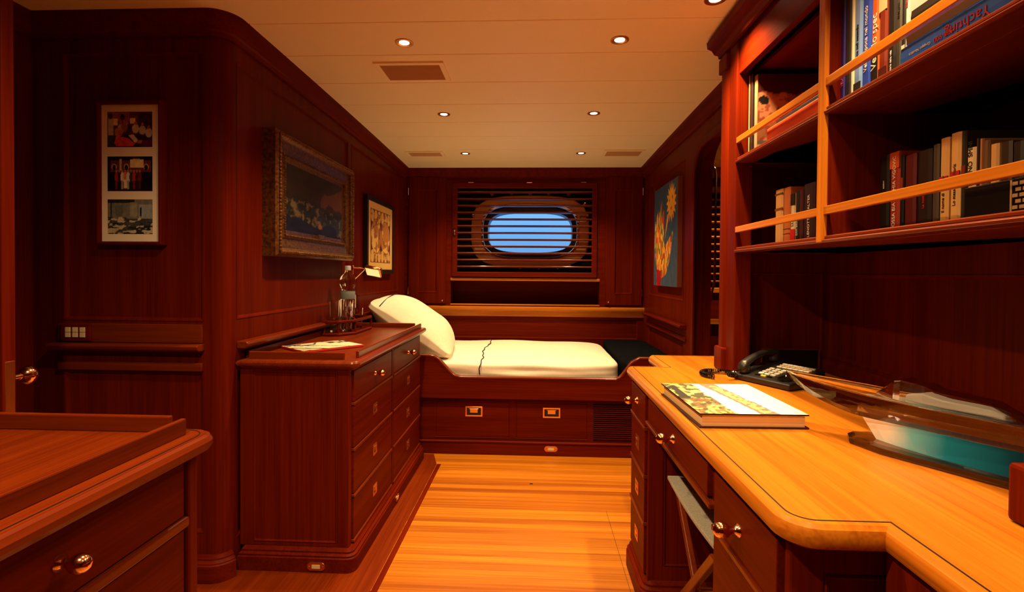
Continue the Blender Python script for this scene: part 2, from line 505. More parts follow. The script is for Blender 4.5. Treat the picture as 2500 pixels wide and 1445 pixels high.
# remaining shell: nook side, rear, right
b = B().box(-1.86, -1.80, -1.3, YN, 0, 2.05)
struct(b.build('wall_port', WOOD_DIM['z']))
b = B().box(-1.86, 1.2, -1.36, -1.3, 0, 2.05)
struct(b.build('wall_front', WOOD_DIM['z']))
b = B().box(1.095, 1.17, -1.3, 1.94, 0, 2.05)
struct(b.build('wall_desk', WOOD_DIM['z']))

# right wall with the round-cornered doorway
DY0, DY1, DZ = 2.27, 2.94, 1.845
b = B()
hole = rpoly([(DY0, 0, 0), (DY1, 0, 0), (DY1, DZ, .20), (DY0, DZ, .20)], 10)
# solid wall pieces around the opening
b.panel((XR, 0, 0), Y, Z, -X, DY1 + .10, YB + .01, 0, 2.05, [(3.03 + .06, 4.02, 1.0 - .06, 1.80), (3.09, 4.02, .45, .70)], thick=.11)
top = [(DY0 - .33, 0), (DY0, 0)] + [p for p in hole if p[1] > 0][::-1] + [(DY1, 0), (DY1 + .10, 0), (DY1 + .10, 2.05), (DY0 - .33, 2.05)]
n = len(top)
b.prism(top, 0, .11, V((XR, 0, 0)), Y, Z, X)
struct(b.build('wall_right', WOOD_DIM['z']))
# moulded architrave round the doorway
b = B()
arch = [V((XR, y, z)) for y, z in ([(DY1, 0)] + [p for p in hole if p[1] > 0] + [(DY0, 0)])]
b.sweep(arch, [(0, 0), (.05, 0), (.05, .008), (.03, .014), (.01, .010), (0, .004)], False, -X)
b.sweep([p + X * .05 for p in arch], [(0, -.012), (.006, -.012), (.006, .012), (0, .012)], False, -X)
struct(b.build('door_1', WOOD_DIM['z'], smooth=True))
o = B()
for z0, z1 in ((.86, .90), (.80, .815)):
    o.box(.945, .965, DY1 - .002, DY1 + .0, z0, z1)
o.build('strike_plate', black_plastic, bpy.data.objects['door_1'])

# back wall
b = B()
HX0, HX1 = -0.70, 0.541
b.panel((0, YB, 0), X, Z, -Y, XL - .05, 2.3, 0, 2.05,
        [(-1.03, .86, .56, .725)],
        [(HX0, HX1, .838, 1.036), (HX0 + .01, HX1 - .02, 1.066, 1.852), (1.12, 1.95, 0.96, 1.82)], thick=.03)
wb = struct(b.build('wall_back', WOOD_DIM['x']))
b = B()  # lining of the open shelf and of the window recess
b.panel((0, YB + .20, 0), X, Z, -Y, HX0, HX1, .838, 1.036, thick=.01, bead=0)
b.box(HX0 - .01, HX0, YB + .02, YB + .21, .838, 1.036); b.box(HX1, HX1 + .01, YB + .02, YB + .21, .838, 1.036)
b.box(HX0 - .01, HX1 + .01, YB + .02, YB + .21, 1.034, 1.044); b.box(HX0 - .01, HX1 + .01, YB + .02, YB + .21, .826, .838)
struct(b.build('trim_4', WOOD_DIM['x']))
b = B()
b.sweep([(XL, YB - .0, .805), (XR, YB - .0, .805)][::1], [(0, -.02), (.022, -.02), (.03, -.012), (.034, 0), (.03, .014), (.02, .022), (0, .022)], False, Z)
b.sweep([(HX0, YB, .835), (HX1, YB, .835)], [(0, 0), (.012, 0), (.012, .012), (0, .012)], False, Z)
b.sweep([(HX0, YB, 1.04), (HX1, YB, 1.04)], [(0, 0), (.010, 0), (.012, .012), (.010, .022), (0, .022)], False, Z)
b.box(XL, XR, YB - .012, YB, .745, .786)
struct(b.build('trim_5', WOOD_LIT['x'], smooth=True))

# cornice right round under the ceiling
prof = [(0, -.078), (.010, -.078), (.013, -.066), (.020, -.060), (.024, -.046), (.036, -.026), (.042, -.012), (.042, .03), (0, .03)]
path = [(-1.80, 0.2), (-1.80, YN - .0)] + arc
path += [(XL, y) for y in np.linspace(1.9, 4.2, 14)] + [(XR, y) for y in np.linspace(4.2, 1.96, 14)]
b = B().sweep([V((x, y, zc(y))) for x, y in path], prof, False, Z)
struct(b.build('trim_6', WOOD_DIM['y'], smooth=True, ang=25))

# chair-rail ledges
led = [(0, -.014), (.030, -.014), (.040, -.006), (.043, .004), (.036, .011), (0, .012)]
b = B()
b.sweep([(-1.713, YN, .832), (-1.165, YN, .832)], led, False, Z)
b.box(-1.70, -1.169, YN - .010, YN, .845, .912)
b.box(-1.70, -1.169, YN - .012, YN, .745, .775)
struct(b.build('trim_7', WOOD_MID['x'], bevel=.003))
b = B()
b.sweep([(XL, 1.80, .832), (XL, 2.905, .832)], led, False, Z)
b.sweep([(XL, 2.96, .832), (XL, 4.18, .832)], led, False, Z)
struct(b.build('trim_8', WOOD_MID['y'], bevel=.003))
b = B()
b.sweep([(XR, 4.06, .790), (XR, 3.03, .790)], led, False, Z)
b.box(XR - .01, XR, 3.03, 4.06, .70, .73)
struct(b.build('trim_9', WOOD_DIM['y'], bevel=.003))
# plinth moulding below the nook wall and round the corner
bas = [(0, 0), (.030, 0), (.030, .062), (.026, .066), (.026, .070), (.018, .078), (.018, .083), (.006, .092), (0, .092)]
b = B().sweep([V((x, y, 0)) for x, y in [(-1.80, YN)] + arc[:9]], bas, False, Z)
struct(b.build('baseboard_left', WOOD_DIM['x'], smooth=True, ang=25))

# neighbouring cabin seen through the doorway
b = B().box(2.2, 2.26, 1.9, 4.3, 0, 2.05); struct(b.build('wall_beyond', WOOD_DIM['z']))
b = B().box(1.0, 2.26, 1.9, 1.96, 0, 2.05); struct(b.build('wall_beyond_front', WOOD_DIM['z']))
b = B()
b.sweep([(1.02, YB, zc(4.2)), (2.2, YB, zc(4.2))], prof, False, Z)
b.box(1.03, 2.2, YB - .03, YB, .70, .74)
struct(b.build('trim_10', WOOD_LIT['x']))


def louvre(name, label, x0, x1, z0, z1, zs, light, parent_cat='shutter'):
    t = thing(name, label, parent_cat, ((x0 + x1) / 2, YB, z0))
    fr = .042
    b = B()
    y0 = YB - .012
    b.sweep([V((x0, y0, z0)), V((x0, y0, z1)), V((x1, y0, z1)), V((x1, y0, z0))][::1], [(0, 0), (0, .012), (fr - .006, .012), (fr, .006), (fr, -.02), (0, -.02)], True, -Y)
    b.build('shutter_frame', WOOD_DIM['x'] if not light else WOOD_LIT['x'], t, bevel=.002)
    b = B()
    for z in zs:
        M = Matrix.Translation((0, YB + .004, z)) @ Matrix.Rotation(math.radians(-7), 4, 'X')
        b.box(x0 + .03, x1 - .03, -.022, .022, -.0055, .0055, M)
    b.build('slats', WOOD_MID['x'] if not light else WOOD_LIT['x'], t, bevel=.003)
    return t


zs = [1.777 - .0565 * k for k in range(12)]
lv = louvre('louvered_shutter', 'wide louvered wooden shutter in front of the porthole, over the bunk', -.685, .515, 1.071, 1.850, zs, False)
for hx in (-.53, -.045, .40):
    B().tube([(hx - .022, YB - .026, 1.853), (hx + .022, YB - .026, 1.853)], .004, 8).build('hinge', brass, lv)
lt = B(); lt.box(-.677, -.655, YB - .028, YB - .024, 1.41, 1.475); lt.ball((-.666, YB - .034, 1.455), .007); lt.tube([(-.666, YB - .03, 1.44), (-.660, YB - .038, 1.415)], .003, 8)
lt.build('latch', brass, lv)
zs2 = [1.775 - .0605 * k for k in range(14)]
lv2 = louvre('louvered_shutter', 'louvered shutter glimpsed through the doorway, in the next cabin', 1.12, 1.95, .955, 1.82, zs2, True)

B().box(1.05, 2.02, YB + .035, YB + .05, .90, 1.90).build('slat_gap_dark', dark_void, lv2)  # added dark sheet standing in for the blackness between the slats
# porthole behind the shutter
YP = 4.40
win = bpy.data.objects.new('window_1', None); C.objects.link(win); win.location = (-.04, YP, 1.45); struct(win)
def oct_(w, h, e=3.3, cx=-.04, cz=1.462, n=72):
    """flattened superellipse outline"""
    o = []
    for k in range(n):
        a = 2 * PI * (k + .5) / n; c_, s_ = math.cos(a), math.sin(a)
        o.append((cx + w / 2 * math.copysign(abs(c_) ** (2 / e), c_), cz + h / 2 * math.copysign(abs(s_) ** (2 / e), s_)))
    return o
def ring(outer, inner, y0, y1):
    b = B(); n_ = len(outer)
    rings = [[V((a, y, c)) for a, c in o] for o, y in ((outer, y1), (outer, y0), (inner, y0), (inner, y1))]
    rings.append(rings[0])
    return b.loft(rings, True, False)
b = B()
out = [(-.85, .95), (.70, .95), (.70, 1.95), (-.85, 1.95)]
b.box(-.80, -.79, YB + .03, YP + .2, 1.0, 1.95); b.box(.66, .67, YB + .03, YP + .2, 1.0, 1.95)
b.box(-.80, .67, YB + .03, YP + .2, 1.945, 1.955); b.box(-.80, .67, YB + .03, YP + .2, 1.045, 1.055)
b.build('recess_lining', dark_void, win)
mid = oct_(.815, .455); sm = oct_(.735, .355)
bx = [(-.80, 1.05), (.67, 1.05), (.67, 1.95), (-.80, 1.95)]
# wall of the recess carrying the ring: a plate pierced by the opening
def plate(y0, y1, hole_):
    b = B(); n_ = len(hole_)
    def proj(p):
        dx, dz = p[0] + .04, p[1] - 1.462
        s_ = min(.69 / abs(dx) if dx else 9e9, .40 / abs(dz) if dz else 9e9)
        return (max(-.795, min(.665, -.04 + dx * s_ * 1.5)), max(1.05, min(1.95, 1.462 + dz * s_ * 1.5)))
    o = [proj(p) for p in hole_]
    return b.loft([[V((a, y, c)) for a, c in r_] for r_, y in ((o, y1), (o, y0), (hole_, y0), (hole_, y1))] + [[V((a, y1, c)) for a, c in o]], True, False)
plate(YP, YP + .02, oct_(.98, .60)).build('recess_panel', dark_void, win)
ring(oct_(1.02, .63), mid, YP - .045, YP + .02).build('porthole_frame', bronze, win, bevel=.006)
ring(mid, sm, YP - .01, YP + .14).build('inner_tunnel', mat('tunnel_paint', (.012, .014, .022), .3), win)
ring(oct_(.845, .485), oct_(.805, .445), YP - .058, YP - .04).build('rim', chrome, win, bevel=.004)
pp = oct_(.75, .37)
B().prism(pp, YP + .10, YP + .108, V((0, 0, 0)), X, Z, Y).build('pane', hull_glass, win)
for k, (bxx, bz) in enumerate([(-.53, 1.60), (.45, 1.60), (-.53, 1.33), (.45, 1.33), (-.37, 1.785), (.29, 1.785), (-.2, 1.79), (-.04, 1.79), (.12, 1.79), (-.30, 1.155), (-.12, 1.15), (.04, 1.15), (.20, 1.15), (.30, 1.17), (-.50, 1.68), (.43, 1.70)]):
    b = B(); c_ = V((bxx, YP - .05, bz))
    b.lathe([(0, 0), (.016, 0), (.016, .008), (.010, .012), (.008, .03), (.012, .034), (.010, .042), (0, .044)], c_ + Y * .005, -Y, 12)
    b.build('clamp_bolt', chrome if k % 3 == 0 else bronze, win, smooth=True)
B().box(.385, .45, YP - .075, YP - .05, 1.545, 1.60).build('clamp', chrome, win, bevel=.008)

# ================================================================== FITTED FURNITURE AT THE BACK
def cupboard(label, x0, x1, knob_x, hinge_x):
    z0, z1 = .848, 1.90
    t = thing('wall_cupboard', label, 'cupboard', ((x0 + x1) / 2, YB, z0))
    d = B().panel((0, YB - .016, 0), X, Z, -Y, x0, x1, z0, z1, [(x0 + .075, x1 - .075, z0 + .09, z1 - .10)], depth=.008, thick=.02).build('door', WOOD_DIM['z'], t)
    knob(d, V((knob_x, YB - .016, .872)), -Y, .0085)
    for hz in (1.78, .95):
        B().tube([(hinge_x, YB - .02, hz - .03), (hinge_x, YB - .02, hz + .03)], .003, 8).build('hinge', chrome, d)
    return t


cupboard('tall narrow panelled cupboard left of the porthole shutter', -1.052, -.738, -.765, -1.056)
cupboard('tall narrow panelled cupboard right of the porthole shutter', .585, .883, .612, .887)

# bunk
bunk = thing('bunk_bed', 'built-in wooden bunk across the back wall, with drawers underneath', 'bed', (-.09, 3.6, 0))
rail_pts = [(-1.085, .30), (.90, .30), (.90, .60), (.63, .60), (.585, .575), (.535, .505), (.515, .483), (.49, .472), (-.44, .472), (-.475, .480), (-.50, .50), (-.575, .580), (-.60, .595), (-.625, .60), (-1.085, .60)]
rail_pts = [(-1.085, .347)] + [(.90, .347)] + rail_pts[2:]
rp2 = rpoly([(x_, z_, 0) for x_, z_ in rail_pts])
B().prism(rp2, 0, .028, V((0, 3.008, 0)), X, Z, Y).build('leeboard', WOOD_DIM['x'], bunk)
b = B()
capl = [V((x_, 3.022, z_)) for x_, z_ in rail_pts[2:]]
b.sweep(capl, [(-.004, -.017), (.005, -.017), (.009, -.010), (.010, 0), (.009, .010), (.005, .017), (-.004, .017)], False, -Y)
b.build('cap_rail', WOOD_MID['x'], bunk, smooth=True)
b = B().panel((0, 3.05, 0), X, Z, -Y, -1.085, .90, .07, .36, [(-.60, -.139, .095, .322), (-.107, .333, .095, .322)], depth=.006, thick=.02)
b.box(-1.085, .90, 3.066, 4.19, .02, .40)
b.build('base', WOOD_DIM['x'], bunk)
B().box(-1.085, .90, 3.030, 3.06, 0, .078).sweep([(-1.085, 3.03, .076), (.90, 3.03, .076)], [(0, 0), (.008, 0), (.006, .008), (0, .012)]).build('plinth', WOOD_DIM['x'], bunk, bevel=.002)
for (a, c_, hx, lb) in ((-.592, -.147, -.361, None), (-.099, .325, .112, None)):
    d = B().box(a, c_, 3.049, 3.058, .103, .314).build('drawer', WOOD_DIM['x'], bunk, bevel=.002)
    flush_pull(d, (hx, 3.049, .258), X, -Y, .105, .062, brass)
d = B()
for k in range(17):
    z_ = .105 + k * .0125
    d.box(.365, .88, 3.040, 3.05, z_, z_ + .005, None)
d.build('vent_grille', WOOD_DIM['x'], bunk)
B().box(.362, .88, 3.0485, 3.0495, .097, .318).build('vent_backing', dark_void, bunk)
toe_light('small brass toe light in the plinth below the bunk', (.109, 3.030, .045), X, -Y, .08, .034)

# mattress with its fitted sheet
def rounded_box(x0, x1, y0, y1, z0, z1, n, e, fn=None):
    """superellipsoid block on an n-grid"""
    b = B(); cx, cyy, cz = (x0 + x1) / 2, (y0 + y1) / 2, (z0 + z1) / 2
    hx, hy, hz = (x1 - x0) / 2, (y1 - y0) / 2, (z1 - z0) / 2
    bm = bmesh.new(); bmesh.ops.create_cube(bm, size=2)
    bmesh.ops.subdivide_edges(bm, edges=bm.edges, cuts=n, use_grid_fill=True)
    vs_ = []
    for v in bm.verts:
        p = v.co
        q = V(p)
        nrm = (abs(p.x) ** e + abs(p.y) ** e + abs(p.z) ** e) ** (1 / e)
        q = p / nrm
        w = V((cx + q.x * hx, cyy + q.y * hy, cz + q.z * hz))
        if fn: w = fn(w, q)
        vs_.append(w)
    b.add(vs_, [[v.index for v in f.verts] for f in bm.faces]); bm.free()
    return b


from mathutils import noise as mnoise
def wr(w, q):
    h = .008 * mnoise.noise(V((w.x * 3, w.y * 5, w.z * 9))) + .007 * mnoise.noise(V((w.x * 4 + 3, w.y * 3, w.z * 34)))
    k = 1 - max(0, q.z) * .65
    if q.z < -.5: return w
    return w + V((0, -h * 1.6 * k, h * .8))
matt = thing('mattress', 'bunk mattress in a cream fitted sheet, made up on the wooden bunk', 'mattress', (-.25, 3.6, .40))
rounded_box(-1.07, .540, 3.062, 4.15, .404, .557, 26, 9, wr).build('sheet', linen, matt, smooth=True, ang=80)
pl = []
for k in range(40):
    t_ = k / 39
    y_ = 4.11 - t_ * 1.07
    z_ = .559 if y_ > 3.10 else .559 - max(0, (3.10 - y_)) * .35
    pl.append(V((-.352 + .012 * math.sin(t_ * 9) + .004 * math.sin(t_ * 40) + .02 * t_, y_, z_)))
pl += [V((-.330, 3.048, .52)), V((-.328, 3.048, .485))]
B().tube(pl, .0035, 6).build('piping', piping, matt, smooth=True)

pil = thing('pillow', 'large cream pillow propped against the left wall at the head of the bunk', 'pillow', (-.83, 3.45, .56))
MP = Matrix.Translation((-.812, 3.43, .742)) @ Matrix.Rotation(math.radians(7), 4, 'Z') @ Matrix.Rotation(math.radians(33), 4, 'Y')
def pf(w, q):
    e_ = max(abs(q.x), abs(q.y)); 
    th = (1 - .80 * abs(q.x) ** 3.2) * (1 - .80 * abs(q.y) ** 3.2)
    z_ = w.z * max(.12, th) + .010 * mnoise.noise(V((w.x * 6, w.y * 6, 2)))
    o_ = MP @ V((w.x, w.y, z_)); o_.z = max(o_.z, .566); return o_
rounded_box(-.30, .30, -.37, .37, -.145, .145, 24, 14, pf).build('pillowcase', linen, pil, smooth=True, ang=80)
hx_ = -.235
def ptop(x_, y_):
    qx, qy = x_ / .30, y_ / .37
    return .145 * max(.12, (1 - .80 * abs(qx) ** 3.2) * (1 - .80 * abs(qy) ** 3.2))
hm = [MP @ V((hx_, y_, ptop(hx_, y_) + .003)) for y_ in np.linspace(-.355, .355, 40)]
B().tube(hm, .0032, 6).build('piping', piping, pil, smooth=True)

bl = B()
def bf(w, q): return w if q.z < 0 else w + V((0, 0, .008 * mnoise.noise(V((w.x * 6, w.y * 6, 1)))))
tag(rounded_box(.553, .895, 3.06, 4.15, .404, .578, 14, 9, bf).build('folded_blanket', navy_cloth, smooth=True, ang=80), 'dark navy blanket folded over the foot of the bunk', 'blanket')

# ================================================================== CHEST OF DRAWERS
chest = thing('chest_of_drawers', 'wooden chest of eight drawers between the nook corner and the bunk', 'chest of drawers', (-.87, 2.38, 0))
CF = -.668
b = B()
b.panel((0, 1.812, 0), X, Z, -Y, -1.085, CF - .006, .085, .752, [(-1.035, CF - .05, .10, .735)], depth=.006, thick=.02)
b.box(-1.085, CF - .008, 1.826, 2.945, .06, .752)
b.build('body', WOOD_DIM['z'], chest, bevel=.003)
pl_out = rpoly([(-1.085, 1.792, 0), (-.645, 1.792, .035), (-.645, 2.962, .02), (-1.085, 2.962, 0)])
B().slab(pl_out, [(0, 0), (0, .052), (-.004, .056), (-.003, .062), (-.012, .068), (-.011, .074), (-.02, .086)]).build('plinth', WOOD_DIM['y'], chest, smooth=True, ang=25)
tp = rpoly([(-1.088, 1.79, 0), (-.635, 1.79, .03), (-.635, 2.972, .03), (-1.088, 2.972, 0)])
B().slab(tp, [(-.022, .742), (-.012, .748), (-.010, .752), (-.003, .755), (.0, .761), (0, .768), (-.004, .774), (-.008, .776)]).build('top', WOOD_MID['y'], chest, smooth=True, ang=25)
for nm_, args in (('side', (-1.06, -.70, 1.828, 1.840)), ('front', (-.672, -.660, 1.872, 2.93)), ('far', (-1.06, -.70, 2.935, 2.947)), ('wall', (-1.085, -1.073, 1.85, 2.93))):
    x0, x1, y0, y1 = args
    B().box(x0, x1, y0, y1, .774, .803).build('fiddle_rail', WOOD_MID['y'] if nm_ in ('front', 'wall') else WOOD_MID['x'], chest, bevel=.003)
rows = [(.735, .615), (.603, .443), (.431, .270), (.258, .100)]
cols = [(1.842, 2.345), (2.375, 2.932)]
for ci, (y0, y1) in enumerate(cols):
    for ri, (z1, z0) in enumerate(rows):
        d = B().box(CF - .02, CF, y0 + .003, y1 - .003, z0 + .003, z1 - .002).build('drawer', WOOD_DIM['y'], chest, bevel=.002)
        c_ = V((CF, (y0 + y1) / 2, (z0 + z1) / 2))
        if ri == 0: knob(d, c_ + Z * .002, X, .0125)
        else: flush_pull(d, c_ + Z * .004, Y, X, .05, .045)
for z_ in (.609, .437, .264, .094):
    for y0, y1 in cols:
        B().box(CF - .02, CF + .004, y0, y1, z_ - .005, z_ + .006).build('divider_rail', WOOD_MID['y'], chest, bevel=.002)
B().box(CF - .02, CF + .002, 1.842, 2.932, .735, .745).build('top_rail', WOOD_MID['y'], chest, bevel=.002)
b = B().box(CF - .02, CF + .001, 2.349, 2.371, .09, .74).build('stile', WOOD_DIM['z'], chest, bevel=.002)
toe_light('small brass toe light in the end plinth of the chest of drawers', (-.787, 1.792, .026), X, -Y)
toe_light('small brass toe light in the long front plinth of the chest of drawers', (-.645, 2.36, .030), Y, X, .05, .028)

# ================================================================== NEAR CABINET, LEFT FOREGROUND
cab = thing('side_cabinet', 'low wooden drawer cabinet filling the near left corner', 'cabinet', (-1.2, .4, 0))
NF = -.685
b = B().box(-1.79, NF - .01, -.4, .995, .0, .75).build('body', WOOD_DIM['z'], cab, bevel=.003)
B().box(NF - .022, NF, .968, .998, .05, .735).build('corner_post', WOOD_DIM['z'], cab, bevel=.006)
tp = rpoly([(-1.79, -.4, 0), (-.652, -.4, 0), (-.652, 1.03, .05), (-1.79, 1.03, 0)], 10)
B().slab(tp, [(-.030, .725), (-.020, .733), (-.012, .735), (-.004, .740), (.0, .748), (.0, .757), (-.005, .766), (-.012, .769), (-.0125, .770)]).build('top', WOOD_MID['y'], cab, smooth=True, ang=25)
b = B()
inl = rpoly([(-1.79, -.4, 0), (-.672, -.4, 0), (-.672, 1.01, .04), (-1.79, 1.01, 0)], 10)
b.sweep([V((x_, y_, .770)) for x_, y_ in inl], [(0, 0), (.0018, 0), (.0018, .0008), (0, .0008)], True)
b.build('inlay_line', ebony, cab)
B().box(-.712, -.700, -.4, .985, .769, .803).build('fiddle_rail', WOOD_MID['y'], cab, bevel=.003)
B().box(-1.79, -.742, .992, 1.004, .769, .803).build('fiddle_rail', WOOD_MID['x'], cab, bevel=.003)
for ri, (z1, z0) in enumerate(((.722, .615), (.59, .43), (.415, .25), (.235, .07))):
    for y0, y1, ky in ((.42, .962, .70), (-.38, .39, 0)):
        d = B().box(NF - .02, NF - .004, y0, y1, z0, z1).build('drawer', WOOD_DIM['y'], cab, bevel=.002)
        if ri == 0: knob(d, V((NF - .004, ky, (z0 + z1) / 2 + .004)), X, .0135)
        else: flush_pull(d, V((NF - .004, ky, (z0 + z1) / 2)), Y, X, .05, .045)
for z_ in (.602, .422, .242):
    B().box(NF - .02, NF + .002, -.4, .970, z_ - .010, z_ + .010).build('divider_rail', WOOD_MID['y'], cab, bevel=.004)
B().box(-1.79, NF + .012, -.4, 1.01, 0, .05).build('plinth', WOOD_DIM['y'], cab, bevel=.004)

# open door at the far left
dr = bpy.data.objects.new('door_2', None); C.objects.link(dr); dr.location = (-1.5, 1.11, 0); struct(dr)
B().box(-1.79, -1.203, 1.088, 1.118, .01, 2.0).build('leaf', WOOD_DIM['z'], dr, bevel=.003)
B().box(-1.2045, -1.2015, 1.092, 1.114, .76, .89).build('lock_plate', copper_brass, dr, bevel=.001)
kb = B().lathe([(0, 0), (.018, 0), (.018, .004), (.008, .008), (.008, .03), (.015, .034), (.022, .042), (.023, .05), (.018, .06), (.008, .065), (0, .066)], (-1.228, 1.118, .845), Y, 24)
kb.build('door_knob', brass, dr, smooth=True)

# ================================================================== DESK
desk = thing('desk', 'built-in wooden pedestal desk with a kneehole on the right', 'desk', (.65, 1.3, 0))
DF = .372
dout = rpoly([(.355, .713, .055), (.488, .713, 0), (.488, -.3, 0), (1.09, -.3, 0), (1.09, 1.938, 0), (.90, 1.938, 0), (.90, 2.222, 0), (.497, 2.222, .03), (.497, 1.945, 0), (.355, 1.945, .022)][::1], 8)
B().slab(dout, [(-.026, .706), (-.022, .711), (-.012, .713), (-.004, .718), (0, .727), (0, .736), (-.004, .745), (-.010, .7495), (-.0105, .750)]).build('top', WOOD_LIT['y'], desk, smooth=True, ang=25)
b = B()
inl = [(a_, c_) for a_, c_ in dout]
b2 = B(); b2.slab(inl, [(-.0205, .7500), (-.0205, .7506), (-.0228, .7506), (-.0228, .7500)])
b2.f = [f for f in b2.f if len(f) == 4]
b2.build('inlay_line', ebony, desk)
# pedestals
def pedestal(y0, y1, nrows, kz, near):
    b = B()
    b.box(DF + .012, 1.08, y0 + .011, y1, .06, .708)
    b.panel((0, y0, 0), X, Z, -Y, DF + .008, .80, .09, .706, [(DF + .06, .76, .14, .66)] , depth=.006, thick=.012)
    b.build('pedestal', WOOD_DIM['z'], desk, bevel=.006)
    po = rpoly([(.357, y0 - .02, .04), (.95, y0 - .02, 0), (.95, y1 + .02, 0), (.357, y1 + .02, .04)])
    B().slab(po, [(0, 0), (0, .055), (-.004, .060), (-.003, .067), (-.012, .074), (-.011, .082), (-.022, .096)]).build('plinth', WOOD_DIM['y'], desk, smooth=True, ang=25)
    for ri, (z1, z0) in enumerate(nrows):
        d = B().box(DF - .0, DF + .016, y0 + .022, y1 - .018, z0, z1).build('drawer', WOOD_DIM['y'], desk, bevel=.002)
        c_ = V((DF, (y0 + y1) / 2, (z0 + z1) / 2))
        if ri == 0: knob(d, V((DF, (y0 + y1) / 2 + .01, kz)), -X, .0135)
        else: flush_pull(d, c_, Y, -X, .05, .045)
    for ri in range(len(nrows) - 1):
        zm = (nrows[ri][1] + nrows[ri + 1][0]) / 2
        B().box(DF - .004, DF + .02, y0 + .018, y1 - .014, zm - .006, zm + .006).build('divider_rail', WOOD_MID['y'], desk, bevel=.002)


pedestal(1.665, 1.93, [(.698, .592), (.580, .432), (.420, .274), (.262, .102)], .652, False)
pedestal(.755, 1.062, [(.698, .590), (.574, .40), (.385, .10)], .640, True)
b = B().box(DF + .012, .45, 1.062, 1.665, .612, .708)
b.build('apron', WOOD_DIM['y'], desk, bevel=.003)
d = B().box(DF, DF + .016, 1.085, 1.640, .628, .700).build('drawer', WOOD_DIM['y'], desk, bevel=.002)
knob(d, V((DF, 1.345, .666)), -X, .0135)
B().box(DF - .004, DF + .02, 1.062, 1.665, .610, .622).build('apron_rail', WOOD_MID['y'], desk, bevel=.003)
B().box(.95, 1.08, 1.062, 1.665, 0, .708).build('modesty_panel', WOOD_DIM['z'], desk)
b = B().box(.50, .88, 1.945, 2.21, .0, .706).build('end_locker', WOOD_DIM['z'], desk, bevel=.003)
b = B().panel((.505, 0, 0), Y, Z, -X, -.28, .735, .05, .706, [(.10, .68, .12, .65), (-.25, .05, .12, .65)], depth=.006, thick=.02)
b.box(.517, 1.08, -.28, .73, .03, .706)
b.build('return_panel', WOOD_DIM['z'], desk)

# folding stool tucked into the kneehole
st = thing('folding_stool', 'folding wooden stool with a grey canvas seat, tucked under the desk', 'stool', (.62, 1.42, 0))
sag = [[V((x_, y_, .452 - .012 * math.sin(PI * (y_ - 1.22) / .42))) for y_ in np.linspace(1.22, 1.64, 12)] for x_ in (.435, .80)]
b = B(); top_ = sag; 
r0 = sag[0] + [p - Z * .012 for p in sag[0][::-1]]; r1 = sag[1] + [p - Z * .012 for p in sag[1][::-1]]
b.loft([r0, r1]); b.build('seat', grey_cloth, st, bevel=.003)
for y_ in (1.225, 1.635):
    B().box(.445, .79, y_ - .012, y_ + .012, .415, .440).build('seat_rail', WOOD_MID['x'], st, bevel=.004)
for x_ in (.455, .775):
    for ya, yb in ((1.635, 1.235), (1.225, 1.625)):
        off_ = .012 if ya > yb else -.012
        p = [V((x_ + off_, ya, .42)), V((x_ + off_, (ya + yb) / 2, .215)), V((x_ + off_, yb, 0.008))]
        b = B()
        b.loft([[q + V((dx, dy, 0)) for dx, dy in ((-.009, -.017), (.009, -.017), (.009, .017), (-.009, .017))] for q in p])
        b.build('leg', WOOD_MID['z'], st, bevel=.003)
B().tube([(.44, 1.43, .215), (.79, 1.43, .215)], .006, 10).build('pivot_rod', brass, st)

# ================================================================== BOOKCASE OVER THE DESK
bc = thing('bookcase', 'wooden open bookcase with gallery rails, standing over the desk', 'bookcase', (.87, 1.3, .75))
BF, BB = .70, 1.09
YE0, YE1 = .65, 1.895      # faces of the two end panels


def endpost(yp, ys0, ys1, yc0, yc1, z1):
    """end panel, flat stile and rounded pilaster with foot and cap"""
    lo, hi = min(yp, yc0, yc1), max(yp, yc0, yc1)
    b = B()
    if yp > 1:
        b.box(BF + .03, BB, yp + .010, 1.938, .752, z1)
        b.panel((0, yp, 0), X, Z, -Y, BF + .03, BB, .752, z1, [(.80, 1.06, .80, 1.11)], depth=.006, thick=.011)
    else:
        b.box(BF + .03, BB, .60, yp, .752, z1)
    b.build('end_panel', WOOD_DIM['z'], bc, bevel=.002)
    B().box(BF, BF + .058, ys0, ys1, .752, z1).build('stile', WOOD_DIM['z'], bc, bevel=.004)
    b = B(); ym = (yc0 + yc1) / 2; w_ = abs(yc1 - yc0) / 2
    pr_ = [(BF + .05, ym - w_)] + [(BF + .006 - .014 * math.cos(a), ym - w_ * math.cos(a * .0 + PI / 2 - a) * 1.0 if 0 else ym + w_ * math.sin(a)) for a in np.linspace(-PI / 2, PI / 2, 13)] + [(BF + .05, ym + w_)]
    b.prism(pr_, .752, z1)
    b.build('pilaster', WOOD_DIM['z'], bc, smooth=True)
    B().box(BF - .016, BF + .04, yc0 - .002, yc1 + (.006 if yp > 1 else .004), .751, .835).build('post_foot', WOOD_DIM['z'], bc, bevel=.006)
    B().box(BF - .012, BF + .04, yc0 - .002, yc1 + .003, z1 - .075, z1 - .02).build('post_cap', WOOD_DIM['z'], bc, bevel=.004)


